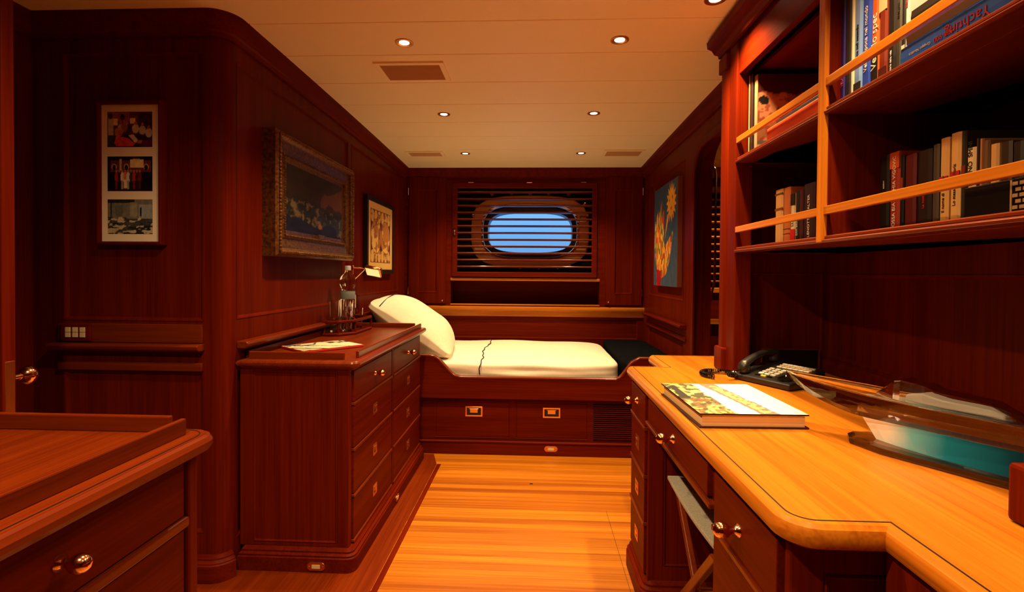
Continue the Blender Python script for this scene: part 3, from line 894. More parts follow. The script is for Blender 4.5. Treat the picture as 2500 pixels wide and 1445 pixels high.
endpost(1.895, 1.795, 1.865, 1.866, 1.938, 1.925)
endpost(.65, .602, .674, .676, .750, 1.925)
def shelf(z0, z1, nm_='shelf'):
    b = B()
    b.box(BF + .006, BB, .745, 1.796, z0, z1); b.box(BF + .06, BB, .66, 1.894, z0, z1)
    b.sweep([(BF + .006, 1.80, z0), (BF + .006, .745, z0)], [(0, 0), (.006, 0), (.008, .006), (.004, .009), (0, .009)])
    b.sweep([(BF + .006, 1.80, z1), (BF + .006, .745, z1)], [(-.012, 0), (.002, 0), (.002, .006), (-.002, .008), (-.012, .008)])
    return b.build(nm_, WOOD_MID['y'], bc, bevel=.001)
shelf(1.180, 1.190); shelf(1.492, 1.503)
b = B().box(BF + .06, BB, .66, 1.894, 1.80, 1.815); b.box(BF + .008, BF + .03, .60, 1.938, 1.80, 1.925); b.build('top_board', WOOD_DIM['y'], bc, bevel=.002)
B().box(BF + .010, BB, 1.259, 1.284, 1.190, 1.80).build('divider', WOOD_DIM['z'], bc)
B().box(BF - .002, BF + .0105, 1.258, 1.285, 1.182, 1.80).build('divider_edge', WOOD_LIT['z'], bc, bevel=.002)  # divider's brighter front, set in the lit copy of the wood
B().box(BB - .012, BB, .60, 1.938, .752, 1.925).build('back_panel', WOOD_DIM['z'], bc)
for z_, hh in ((1.249, .020), (1.560, .020)):
    for y0, y1 in ((.745, 1.259), (1.284, 1.800)):
        B().box(BF + .001, BF + .013, y0, y1, z_, z_ + hh).build('gallery_rail', WOOD_LIT['y'], bc, bevel=.0015)
# panelled back of the desk niche
b = B()
b.panel((BB - .022, 0, 0), Y, Z, -X, .655, 1.893, .752, 1.178, [(.70, 1.87, .805, 1.105)], depth=.006, thick=.012)
b.sweep([(BB - .022, 1.893, .752), (BB - .022, .655, .752)], [(0, 0), (.012, 0), (.012, .03), (.006, .042), (0, .045)])
b.build('niche_panel', WOOD_DIM['z'], bc)
# cornice on the bookcase
b = B()
cpf = [(0, 0), (.010, 0), (.012, .012), (.022, .020), (.030, .040), (.042, .052), (.044, .075), (0, .078)]
b.sweep([(BB, 1.9385, 1.915), (BF, 1.938, 1.915), (BF, .40, 1.915)][::1], [(a_, c_) for a_, c_ in cpf], False, Z)
b.build('cornice', WOOD_DIM['y'], bc, smooth=True, ang=25)

# ================================================================== CEILING FITTINGS
def downlight(x, y, label, power, cone=112, blend=1.0):
    z = zc(y)
    t = thing('downlight', label, 'ceiling light', (x, y, z), 0, 'recessed downlights')
    B().lathe([(.020, -.001), (.029, -.004), (.035, -.003), (.036, .0), (.020, .0)], (x, y, z), Z, 28, False).build('trim_ring', copper_brass, t, smooth=True)
    B().lathe([(0, -.003), (.012, -.0028), (.0195, -.0015), (.020, .0)], (x, y, z), Z, 24).build('lens', bulb, t, smooth=True)
    ld = bpy.data.lights.new('downlight_lamp', 'SPOT'); ld.energy = power; ld.color = LAMP_COL
    ld.spot_size = math.radians(cone); ld.spot_blend = blend; ld.shadow_soft_size = .02
    lo = bpy.data.objects.new('downlight_lamp', ld); C.objects.link(lo); lo.parent = t; lo.location = (0, 0, -.012)
    return t


DL = [(-.517, 1.97, 'recessed downlight beside the large ceiling vent, left of the cabin', 1), (.322, 1.97, 'recessed downlight right of the large ceiling vent, out over the floor', 1),
      (-.517, 2.84, 'recessed downlight in the left row, second from the porthole wall', 1), (.325, 2.84, 'recessed downlight in the right row, second from the porthole wall', 1),
      (-.515, 3.71, 'small recessed downlight above the pillow end of the bunk', 1), (.335, 3.71, 'small recessed downlight above the foot end of the bunk', 1)]
for x_, y_, lb, k in DL: downlight(x_, y_, lb, P_ROOM * (.88 if y_ > 3.5 else .72 if y_ > 2.5 else 1.05))
downlight(.586, 1.69, 'recessed downlight over the desk, beside the bookcase cornice', P_DESK)
downlight(.586, .93, 'recessed downlight over the near end of the desk', P_DESK * .55)
for x_, y_, lb in ((-.517, 1.10, 'recessed downlight over the low cabinet'), (.325, 1.10, 'recessed downlight over the kneehole side of the floor'), (-.517, .23, 'recessed downlight overhead, left of the viewpoint'), (.325, .23, 'recessed downlight overhead, right of the viewpoint')):
    downlight(x_, y_, lb, P_ROOM * ((1.5 if y_ < 1 else .8) if x_ < 0 else .42), (164 if y_ < 1 else 140) if x_ < 0 else 105)
downlight(1.45, 3.80, 'recessed downlight in the next cabin', P_ROOM)


def vent(label, x0, x1, y0, y1):
    ym = (y0 + y1) / 2
    z = zc(ym)
    t = thing('ceiling_vent', label, 'air vent', ((x0 + x1) / 2, ym, z), 0, 'ceiling air vents')
    def zz(y): return zc(y) - .001
    b = B()
    b.sweep([V((x0, y0, z)), V((x1, y0, z)), V((x1, y1, z)), V((x0, y1, z))], [(0, .004), (0, -.007), (-.022, -.007), (-.024, .004)], True, Z)
    b.build('frame', white_paint, t, bevel=.001)
    B().box(x0 + .02, x1 - .02, y0 + .02, y1 - .02, z - .001, z + .003).build('duct', mat('duct', (.16, .055, .018), .9), t)
    b = B(); n_ = 12
    for k in range(n_):
        yk = y0 + .026 + (y1 - y0 - .052) * k / (n_ - 1)
        M = Matrix.Translation((0, yk, z - .005)) @ Matrix.Rotation(math.radians(-35), 4, 'X')
        b.box(x0 + .022, x1 - .022, -.003, .003, -.0007, .0007, M)
    b.build('slats', mat('vent_slat', (.50, .28, .13), .5), t)
    return t


vent('large square-edged air vent in the ceiling boards near the left wall', -.70, -.395, 2.145, 2.355)
vent('small air vent in the ceiling above the pillow, by the left wall', -.95, -.672, 3.635, 3.79)
vent('small air vent in the ceiling above the foot of the bunk', .492, .785, 3.615, 3.80)

# ================================================================== PICTURES
def frame_rect(b, O, U, W, N, w, h, prof):
    path = [O, O + W * h, O + U * w + W * h, O + U * w]
    if U.cross(W).dot(N) < 0: path.reverse()
    return b.sweep(path, prof, True, N)


# photo frame with three snapshots
fx0, fx1, fz0, fz1 = -1.543, -1.307, 1.192, 1.697
pf_ = thing('photo_frame', 'tall mahogany frame holding three colour snapshots on the nook wall', 'picture', ((fx0 + fx1) / 2, YN, fz0))
b = B(); frame_rect(b, V((fx0, YN + .009, fz0)), X, Z, -Y, fx1 - fx0, fz1 - fz0, [(0, 0), (0, .030), (.004, .034), (.010, .032), (.012, .022), (.012, 0)])
b.build('frame', WOOD_DIM['z'], pf_, bevel=.001)
B().box(fx0 + .006, fx1 - .006, YN - .012, YN - .008, fz0 + .006, fz1 - .006).build('mat_board', card_white, pf_)


def snap1(u, v):
    p = Paint(u, v, (96, 38, 12))
    p.fill(v < .35, (48, 16, 10)); p.rect(0, .5, .72, 1, (150, 78, 26)); p.rect(.12, .23, .62, .80, (250, 226, 160)); p.rect(.51, .62, .66, .82, (250, 220, 150)); p.rect(.70, 1, .55, 1, (62, 22, 16)); p.ell(.34, .85, .05, .1, (50, 25, 20))
    p.rect(.02, .14, .30, .80, (196, 192, 180)); p.ell(.07, .88, .05, .09, (70, 38, 24)); p.rect(.0, .16, .0, .34, (52, 62, 66))
    for x_, y_, c_ in ((.30, .52, (190, 186, 170)), (.44, .52, (60, 60, 60)), (.63, .52, (214, 206, 180)), (.78, .48, (200, 196, 176)), (.92, .40, (206, 206, 206)), (.38, .56, (150, 90, 60))):
        p.ell(x_, y_, .075, .13, c_); p.ell(x_, y_ + .16, .03, .055, (168, 96, 62))
    p.ell(.25, .42, .09, .13, (190, 110, 70)); p.poly([(.15, .12), (.20, .32), (.45, .26), (.62, .10), (.55, .02), (.2, .02)], (206, 66, 26)); p.poly([(.47, .33), (.58, .36), (.70, .16), (.62, .12)], (232, 222, 200)); p.ell(.72, .15, .07, .05, (170, 90, 50)); p.poly([(.78, .2), (1, .2), (1, 0), (.75, 0)], (92, 12, 16))
    p.c += (vnoise(u, v, 14, 3) - .5)[:, None] * 60
    return p.c


def snap2(u, v):
    p = Paint(u, v, (18, 8, 8))
    p.rect(.06, .97, .56, .88, (110, 48, 16)); p.rect(.50, .80, .68, .92, (240, 220, 160)); p.rect(.57, .72, .9, 1, (220, 200, 140)); p.rect(.27, .31, .6, .95, (200, 180, 130))
    for x_ in (.15, .42, .86): p.ell(x_, .7, .06, .09, (200, 150, 80)); p.ell(x_, .68, .04, .08, (20, 10, 8))
    p.fill(v > .93, (14, 8, 10), .8)
    cs = [(170, 40, 26), (40, 30, 40), (230, 214, 180), (214, 130, 110), (226, 226, 214), (50, 64, 60), (190, 46, 30), (60, 40, 40), (120, 40, 20)]
    for k, c_ in enumerate(cs):
        x_ = .20 + k * .065
        p.ell(x_, .40, .038, .18, c_); p.rect(x_ - .025, x_ + .025, .06, .30, tuple(q * .7 for q in c_)); p.ell(x_, .58, .022, .04, (180, 110, 80))
    p.rect(.36, .44, .08, .34, (236, 220, 190)); p.rect(.0, .16, 0, .4, (14, 8, 10)); p.fill(v < .06, (30, 12, 10))
    p.c += (vnoise(u, v, 20, 5) - .5)[:, None] * 36
    return p.c


def snap3(u, v):
    p = Paint(u, v, (120, 124, 116))
    p.fill(v < .45, (70, 74, 76)); p.rect(.7, 1, .45, .85, (150, 164, 172)); p.fill((v > .9) & (u < .6), (40, 40, 44)); p.rect(.17, .34, .52, .84, (104, 108, 100)); p.rect(.49, .66, .5, .92, (150, 152, 132))
    p.rect(.07, .09, .4, .95, (20, 20, 22)); p.rect(.72, .76, .5, .72, (20, 22, 26)); p.ell(.74, .74, .02, .03, (30, 26, 26)); p.rect(.735, .745, .28, .5, (26, 28, 32))
    p.fill((v < .5) & (vnoise(u, v * 2.2, 6, 9) > .55), (36, 44, 56)); p.fill((v < .5) & (vnoise(u, v * 2.0, 7, 4) > .63), (196, 186, 156)); p.poly([(.0, .02), (.25, .2), (.18, .04)], (190, 176, 140))
    p.c += (vnoise(u, v, 18, 2) - .5)[:, None] * 40
    return p.c


for (pz0, pz1), fn in zip([((361 - 279), 0)] * 3, (snap1, snap2, snap3)):
    pass
sx0 = -1.5095; sw = .164
for (z0, z1), fn in zip(((1.536, 1.660), (1.381, 1.503), (1.230, 1.352)), (snap1, snap2, snap3)):
    raster('snapshot', (sx0, YN - .0125, z0), X, Z, sw, z1 - z0, 84, 64, fn, pf_)

# heavy gilded seascape on the left wall
gy0, gy1, gz0, gz1 = 1.99, 2.845, 1.165, 1.682
gp = thing('framed_painting', 'dark stormy seascape painting in a heavy carved gilt frame', 'painting', (XL, (gy0 + gy1) / 2, gz0))
b = B(); b.box(XL - .012, XL + .03, gy0 + .03, gy1 - .03, gz0 + .03, gz1 - .03)
frame_rect(b, V((XL - .01, gy0, gz0)), Y, Z, X, gy1 - gy0, gz1 - gz0, [(0, 0), (0, .055), (.010, .066), (.024, .068), (.034, .060), (.036, .050), (.080, .042), (.084, .050), (.094, .050), (.100, .036), (.120, .030), (.122, .0)])
fr_ = b.build('frame', gilt, gp)
def beads(p0, p1, n_, r, hh):
    for k in range(n_):
        q = V(p0).lerp(V(p1), (k + .5) / n_); b.ball(q, r * .8, r, r, 6)
X1 = XL + .058
for inset, nn, r in ((.017, 58, .0085), (.089, 52, .0045)):
    b = B()
    zz0, zz1, yy0, yy1 = gz0 + inset, gz1 - inset, gy0 + inset, gy1 - inset
    xx = X1 if inset < .05 else XL + .042
    beads((xx, yy0, zz0), (xx, yy1, zz0), nn, r, 0); beads((xx, yy0, zz1), (xx, yy1, zz1), nn, r, 0)
    beads((xx, yy0, zz0), (xx, yy0, zz1), int(nn * .6), r, 0); beads((xx, yy1, zz0), (xx, yy1, zz1), int(nn * .6), r, 0)
    b.build('carving', gilt, gp, smooth=True)



def sea(u, v):
    p = Paint(u, v, (44, 30, 12))
    n1 = vnoise(u, v, 5, 11); n2 = vnoise(u, v, 14, 12); n3 = vnoise(u, v * .6, 24, 13)
    p.fill((u + .25 * (n1 - .5) > .62) & (v + .2 * (n2 - .5) > .52) & (v + .3 * (n1 - .5) < .86), (100, 56, 22), .85); p.fill((v > .74 + .2 * (n1 - .5)) & (u < .8), (34, 24, 10), .8)
    hz = .50 + .05 * np.sin(u * 6) + .10 * (n2 - .5) - .04 * u
    p.fill(v < hz, (26, 32, 28)); p.fill((v < hz) & (u > .45 + .2 * (n1 - .5)), (38, 46, 60)); p.fill((v < hz) & (v > hz - .09) & (u > .62), (24, 20, 16))
    p.fill((v < hz - .02) & (v > .16) & (u < .62) & (n3 > .56), (98, 76, 40), .8); p.fill((v < hz) & (n3 > .66), (126, 110, 88), .6)
    p.fill(v < .24 - .22 * u + .12 * (n2 - .5), (16, 20, 50)); p.fill(((u - .74) / .15) ** 2 + ((v - .08) / .12) ** 2 < .8 + n2 * .5, (18, 22, 58))
    p.ell(.55, .15, .035, .05, (150, 100, 86)); p.ell(.50, .22, .05, .03, (120, 96, 70), .7)
    p.c += ((n2 - .5) * 22)[:, None]
    return p.c * .9


raster('canvas', (XL + .031, gy0 + .120, gz0 + .115), Y, Z, gy1 - gy0 - .24, gz1 - gz0 - .23, 90, 60, sea, gp)
B().box(XL + .045, XL + .048, 2.39, 2.47, gz0 + .100, gz0 + .116).build('name_plate', gilt, gp, bevel=.001)

# antique map in a black frame
my0, my1, mz0, mz1 = 3.185, 3.80, 1.09, 1.605
mp_ = thing('framed_map', 'antique double-hemisphere map print in a plain black frame', 'picture', (XL, (my0 + my1) / 2, mz0))
b = B(); frame_rect(b, V((XL - .01, my0, mz0)), Y, Z, X, my1 - my0, mz1 - mz0, [(0, 0), (0, .030), (.030, .030), (.034, .022), (.034, 0)])
b.build('frame', ebony, mp_, bevel=.001)


def oldmap(u, v):
    p = Paint(u, v, (214, 176, 104))
    ins = (u > .10) & (u < .90) & (v > .12) & (v < .88)
    p.fill(ins, (92, 46, 26)); nz = vnoise(u, v, 16, 21); n3 = vnoise(u, v, 7, 22)
    for k in range(6):
        x_ = .165 + k * .134
        p.fill(ins & (((u - x_) / .062) ** 2 + ((v - .20) / .10) ** 2 < 1), (206, 166, 96)); p.fill(ins & (((u - x_) / .062) ** 2 + ((v - .80) / .10) ** 2 < 1), (206, 166, 96))
    for x_ in (.31, .69):
        m_ = ((u - x_) / .20) ** 2 + ((v - .5) / .26) ** 2 < 1
        p.fill(m_, (216, 178, 104)); p.fill(m_ & (n3 > .52), (176, 120, 66)); p.fill(((((u - x_) / .20) ** 2 + ((v - .5) / .26) ** 2) > .93) & m_, (120, 70, 40))
    p.fill(ins & (nz > .62), (120, 70, 40), .6)
    edge = ((u > .09) & (u < .91) & (v > .11) & (v < .89)) & ~ins
    p.fill(edge, (120, 80, 50))
    return p.c


raster('map_print', (XL + .014, my0 + .03, mz0 + .03), Y, Z, my1 - my0 - .06, mz1 - mz0 - .06, 90, 90, oldmap, mp_)

# canvas with the hand and sun
hy0, hy1, hz0, hz1 = 3.16, 3.765, 1.022, 1.712
hc = thing('canvas_painting', 'unframed blue canvas of a patchwork hand below a yellow sun, by the doorway', 'painting', (XR, (hy0 + hy1) / 2, hz0))
B().box(XR - .022, XR + .009, hy0, hy1, hz0, hz1).build('canvas_edge', mat('canvas_edge', (.20, .05, .02), .8), hc, bevel=.002)


def hand(u, v):   # u runs from the far edge (left in view) to the near edge
    p = Paint(u, v, (54, 78, 108))
    hp = [(.14, 0), (.14, .17), (.05, .30), (.03, .46), (.05, .62), (.07, .67), (.10, .60), (.13, .72), (.19, .79), (.21, .66), (.26, .74), (.33, .83), (.36, .86), (.37, .66), (.41, .74), (.45, .76), (.47, .60), (.47, .43), (.56, .41), (.68, .46), (.81, .52), (.84, .50), (.78, .38), (.70, .24), (.56, .11), (.42, .085), (.36, .07), (.36, .0)]
    m0 = np.zeros(len(u)); pm = Paint(u, v, (0, 0, 0)); pm.poly(hp, (1, 1, 1)); inside = pm.c[:, 0] > .5
    gx = np.floor(u * 24 + 2.5 * vnoise(u, v, 5, 31)).astype(int); gy = np.floor(v * 17 + 2.5 * vnoise(u, 0 * v, 14, 33)).astype(int)
    pal = np.array([(206, 150, 40), (196, 60, 24), (120, 124, 40), (222, 176, 60), (166, 96, 30), (214, 96, 40), (70, 104, 60), (200, 170, 90)])
    hidx = np.random.default_rng(5).integers(0, 8, 4096)[(gx * 61 + gy * 17) % 4096]
    p.c = np.where(inside[:, None], pal[hidx], p.c)
    pm = Paint(u, v, (0, 0, 0)); pm.poly([(.14, 0), (.14, .17), (.36, .15), (.36, 0)], (1, 1, 1))
    p.c = np.where((pm.c[:, 0] > .5)[:, None], np.where((vnoise(u, v, 24, 8) > .5)[:, None], (170, 24, 28), (140, 16, 22)), p.c)
    x0_, y0_ = .76, .80; a_ = np.arctan2((v - y0_) * 1.05, u - x0_); r_ = np.hypot(u - x0_, (v - y0_) * 1.05)
    p.fill(r_ < .135 + .060 * np.abs(np.sin(a_ * 7.5)) ** 3, (232, 176, 40))
    p.poly([(.60, .70), (.68, .68), (.50, .46)], (214, 150, 40))
    p.ell(.80, .84, .014, .020, (90, 50, 20)); p.ell(.68, .82, .012, .018, (90, 50, 20)); p.poly([(.72, .74), (.80, .765), (.77, .72)], (190, 30, 20))
    p.c += (vnoise(u, v, 20, 41) - .5)[:, None] * 24
    return p.c


raster('picture_face', (XR - .0225, hy1 - .002, hz0 + .002), -Y, Z, hy1 - hy0 - .004, hz1 - hz0 - .004, 100, 120, hand, hc)

# ================================================================== WALL FITTINGS
sw_ = thing('light_switch', 'three-gang switch plate above the ledge on the nook wall', 'switch', (-1.626, YN, .88))
B().box(-1.682, -1.571, YN - .019, YN - .009, .848, .911).build('plate', WOOD_DIM['x'], sw_, bevel=.004)
for k in range(3):
    for q in range(2):
        B().box(-1.660 + k * .027, -1.642 + k * .027, YN - .023, YN - .018, .863 + q * .0185, .880 + q * .0185).build('rocker', ivory, sw_, bevel=.001)

so = thing('wall_socket', 'slim white socket plate on the left wall behind the glasses', 'socket', (XL, 2.98, .93))
B().box(XL - .002, XL + .012, 2.955, 3.01, .885, .965).build('plate', key_white, so, bevel=.003)
B().box(XL + .012, XL + .0125, 2.97, 2.995, .91, .94).build('face', ivory, so)

# brass reading lamp
lp = thing('wall_lamp', 'brass swing-arm reading lamp on the left wall beside the map', 'lamp', (XL, 2.93, 1.10))
b = B()
b.lathe([(0, 0), (.034, 0), (.034, .006), (.022, .012), (.012, .02), (0, .022)], (XL, 2.93, 1.08), X, 24)
b.build('wall_plate', brass, lp, smooth=True)
b = B(); b.tube([(XL + .015, 2.93, 1.05), (XL + .02, 2.93, 1.132)], .005, 10); b.tube([(XL + .02, 2.93, 1.127), (XL + .05, 2.96, 1.127), (XL + .075, 2.99, 1.122)], .0045, 10); b.tube([(XL + .02, 2.93, 1.05), (XL + .070, 2.985, 1.116)], .003, 8); b.ball((XL + .02, 2.93, 1.135), .008); b.ball((XL + .075, 2.99, 1.122), .008)
b.build('arm', brass, lp, smooth=True)
MLm = Matrix.Translation((XL + .118, 3.0, 1.100)) @ Matrix.Rotation(math.radians(10), 4, 'Y') @ Matrix.Rotation(math.radians(-36), 4, 'X')
b = B(); rr = []
for x_ in (-.046, -.042, .042, .046):
    s_ = 1.0 if abs(x_) < .044 else .86
    rr.append([MLm @ V((x_, .042 * s_ * math.cos(a), .038 * s_ * math.sin(a))) for a in np.linspace(0, PI, 14)] )
b.loft(rr, False, False)
for q in (0, 3): b.add(rr[q], [tuple(range(14))])
sh = b.build('lamp_shade', copper_brass, lp, smooth=True)
md = sh.modifiers.new('so', 'SOLIDIFY'); md.thickness = .002
b = B(); b.add([MLm @ V(q) for q in ((-.041, -.036, -.001), (.041, -.036, -.001), (.041, .036, -.001), (-.041, .036, -.001))], [(0, 1, 2, 3)])
b.build('diffuser', lamp_glow, lp)

# bent brass tube standing for a brass frame glimpsed through the doorway
b = B(); b.tube([(1.345, 3.9, .9), (1.352, 3.9, .96), (1.372, 3.9, 1.05), (1.374, 3.9, 1.3), (1.374, 3.9, 1.86), (1.368, 3.9, 1.905), (1.35, 3.9, 1.93), (1.30, 3.9, 1.935)], .009, 10)
br_ = tag(b.build('brass_tube', brass, smooth=True), 'bent brass tube glimpsed through the doorway', 'rail')

# ================================================================== ON THE CHEST
TOPZ = .7768
rk = thing('bottle_rack', 'small two-tier wooden rack holding a bottle and glasses on the chest', 'rack', (-1.0, 2.68, TOPZ))
ro = rpoly([(-1.068, 2.50, 0), (-.985, 2.50, .015), (-.930, 2.585, .02), (-.930, 2.86, .02), (-1.068, 2.86, 0)])
B().slab(ro, [(0, TOPZ), (.003, TOPZ + .004), (.003, TOPZ + .010), (0, TOPZ + .013)]).build('base', WOOD_DIM['y'], rk)
b = B()
b.sweep([V((a_, c_, TOPZ + .062)) for a_, c_ in ro], [(0, 0), (.003, .004), (.003, .012), (0, .016), (-.010, .016), (-.010, 0)], True)
b.build('upper_tier', WOOD_DIM['y'], rk)
for x_, y_ in ((-1.062, 2.506), (-.990, 2.508), (-.936, 2.60), (-.936, 2.854), (-1.062, 2.854)):
    B().lathe([(.006, TOPZ + .012), (.005, TOPZ + .02), (.006, TOPZ + .037), (.005, TOPZ + .055), (.006, TOPZ + .063)], (x_, y_, 0), Z, 10).build('post', WOOD_DIM['z'], rk, smooth=True)
RT = TOPZ + .0145
BX, BY = -1.010, 2.690
RT2 = RT
bt = thing('water_bottle', 'clear plastic water bottle with a round shoulder, standing in the rack', 'bottle', (BX, BY, RT))
bprof = [(0, 0), (.034, 0), (.038, .008), (.038, .06), (.036, .066), (.038, .072), (.038, .160), (.038, .205), (.032, .214), (.034, .224), (.042, .242), (.0435, .260), (.040, .278), (.028, .298), (.016, .310), (.014, .325)]
B().lathe(bprof + [(0, .325)], (BX, BY, RT), Z, 28).build('body', pet, bt, smooth=True, ang=60)
B().lathe([(.0385, .165), (.0392, .167), (.0392, .205), (.0385, .207)], (BX, BY, RT), Z, 28, False).build('label_band', label_blue, bt, smooth=True)
B().lathe([(0, .320), (.0165, .320), (.0165, .342), (.015, .345), (0, .345)], (BX, BY, RT), Z, 20).build('cap', cap_white, bt, smooth=True)


def tumbler(label, x, y, r, h, cut):
    b = B(); n_ = 36
    prof_ = [(0, 0), (r * .80, 0), (r * .84, .004)] + [(r * (.84 + .16 * q), h * q) for q in (.2, .4, .6, .8, 1)] + [(r * .93, h), (r * .76, .012), (0, .012)]
    A = []
    for k, (rr_, hh) in enumerate(prof_):
        A.append([V((x + rr_ * math.cos(2 * PI * i / n_) * q_, y + rr_ * math.sin(2 * PI * i / n_) * q_, RT + hh)) for i in range(n_) for q_ in [1 - (.07 if (cut and 2 < k < 7 and (i // 2 + k) % 2) else 0)]])
    b.loft(A)
    return tag(b.build('tumbler', glass, smooth=not cut, ang=60), label, 'glass', 'glasses in the bottle rack')


tumbler('plain glass tumbler at the near end of the bottle rack', -1.025, 2.550, .028, .165, False)
tumbler('cut crystal tumbler on the rack, in front of the water bottle', -.980, 2.605, .030, .165, True)
tumbler('plain glass tumbler at the far end of the rack, nearest the pillow', -.99, 2.78, .032, .11, False)

# magazine / open prints lying by the near fiddle rail
mg = thing('magazine', 'red-edged magazine with a black and white cover, lying on the chest', 'magazine', (-.905, 2.125, TOPZ + .0008), math.radians(50))
B().box(-.135, .135, -.105, .105, 0, .008).build('pages', mat('mag_red', (.42, .02, .02), .5), mg, local=True, bevel=.001)


def magc(u, v):
    p = Paint(u, v, (214, 206, 176)); n1 = vnoise(u, v, 5, 51)
    d = u * .8 + v * .6
    p.fill((d > .28) & (d < .36), (30, 34, 30)); p.fill((d > .56 + .1 * n1) & (d < .66), (26, 28, 26)); p.fill((v > .62) & (n1 > .46), (64, 62, 54)); p.fill((v > .75) & (n1 > .6), (190, 186, 168)); p.fill((d > .1) & (d < .16), (40, 44, 40)); p.fill(v < .05, (150, 20, 20))
    return p.c


raster('cover', (-.133, -.103, .0085), X, Y, .266, .206, 60, 40, magc, mg, True)

# ================================================================== ON THE DESK
DT = .7505
bk = thing('coffee_table_book', 'thick picture book with a yellow and white cover, lying on the desk', 'book', (.500, 1.325, DT), math.radians(1.5))
w2, h2 = .120, .155
B().box(-w2 - .004, w2 + .004, -h2 - .004, h2 + .004, 0, .004).build('back_cover', mat('book_dark', (.035, .006, .008), .4), bk, local=True, bevel=.001)
B().box(-w2 + .003, w2 - .004, -h2 + .0, h2 - .002, .004, .030).build('pages', paper, bk, local=True)
B().box(-w2 - .004, w2 + .004, -h2 - .004, h2 + .004, .030, .033).build('front_cover', black_gloss, bk, local=True, bevel=.001)


def bookc(u, v):
    n1 = vnoise(u, v, 7, 61); n2 = vnoise(u, v, 18, 62); n3 = vnoise(u, v, 30, 63)
    p = Paint(u, v, (246, 244, 230))
    p.fill(u < .30 + .10 * (n1 - .5) + .03, (176, 174, 100)); p.fill((u < .34) & (n2 > .55), (70, 70, 60), .9); p.fill((u < .34) & (n2 < .40), (206, 204, 130)); p.fill((u < .12) & (v > .4) & (n1 > .4), (50, 50, 48)); p.fill((u < .33) & (v < .45) & (n3 > .52), (132, 96, 66), .8)
    d = u - .52 - .14 * (1 - v) * .9
    p.fill((np.abs(d) < .085 + .05 * (n1 - .5)), (122, 116, 108)); p.fill((np.abs(d - .015) < .055) & (n2 > .47), (196, 190, 120)); p.fill(u > .78, (240, 226, 214), .6)
    return p.c


raster('cover_picture', (-w2 - .003, -h2 - .003, .0333), X, Y, 2 * w2 + .006, 2 * h2 + .006, 80, 110, bookc, bk, True)

# telephone
ph = thing('telephone', 'black desk telephone with white keys and a coiled cord', 'telephone', (.802, 1.680, DT), math.radians(-62))
ph.scale = (.9, .9, .9)
def wedge(x0, x1, y0, y1, zf, zb, z0=0.0):
    b = B()
    b.add([(x0, y0, z0), (x1, y0, z0), (x1, y1, z0), (x0, y1, z0), (x0, y0, zf), (x1, y0, zf), (x1, y1, zb), (x0, y1, zb)], [(3, 2, 1, 0), (4, 5, 6, 7), (0, 1, 5, 4), (1, 2, 6, 5), (2, 3, 7, 6), (3, 0, 4, 7)])
    return b
wedge(-.115, .115, -.10, .09, .022, .060, .0005).build('body', black_plastic, ph, bevel=.007, local=True, seg=3)
SL = (.062 - .022) / .20
def pz(y): return .022 + (y + .10) * SL
def key(x, y, w, h, m, nm_='key'):
    M = Matrix.Translation((x, y, pz(y))) @ Matrix.Rotation(math.atan(SL), 4, 'X')
    return B().box(-w / 2, w / 2, -h / 2, h / 2, -.002, .004, M).build(nm_, m, ph, bevel=.001, local=True)
for r_ in range(4):
    for c_ in range(3):
        key(-.030 + c_ * .024, -.052 + r_ * .019, .018, .012, key_white)
key(-.030, -.073, .018, .008, black_gloss); key(-.006, -.073, .018, .008, key_amber); key(.018, -.073, .018, .008, black_gloss)
for r_ in range(3):
    for c_ in range(6):
        key(-.022 + c_ * .021, .034 + r_ * .016, .019, .009, key_white if r_ != 1 else ivory)
for r_ in range(2):
    for c_ in range(3): key(.060 + c_ * .019, -.022 + r_ * .016, .014, .007, black_gloss)
M = Matrix.Translation((.073, -.060, pz(-.060) + .002)) @ Matrix.Rotation(math.atan(SL), 4, 'X')
b = B(); b.lathe([(0, .002), (.016, .002), (.020, .006), (.026, .004), (.028, 0), (0, 0)], (0, 0, 0), Z, 24); b.v = [tuple(M @ V(p)) for p in b.v]
b.build('navigation_dial', black_gloss, ph, smooth=True, local=True)
# handset: arched bar with two cups
hs = B(); rings = []
for k in range(21):
    t_ = k / 20; y_ = -.098 + .20 * t_
    arch_ = math.sin(PI * t_)
    zc_ = pz(y_) + .022 + .026 * arch_ ** .8
    w_ = .020 - .004 * arch_; hgt = .020 - .009 * arch_
    if k in (0, 20): w_ *= .6; hgt *= .5
    rings.append([V((-.083 + w_ * math.cos(a), y_, zc_ + hgt * math.sin(a))) for a in [2 * PI * j / 12 for j in range(12)]])
hs.loft(rings)
for y_ in (-.078, .080): hs.lathe([(0, 0), (.019, 0), (.021, .006), (.021, .022), (.016, .03), (0, .03)], (-.083, y_, pz(y_) + .004), Z, 16)
hs.build('handset', black_plastic, ph, smooth=True, local=True, ang=50)
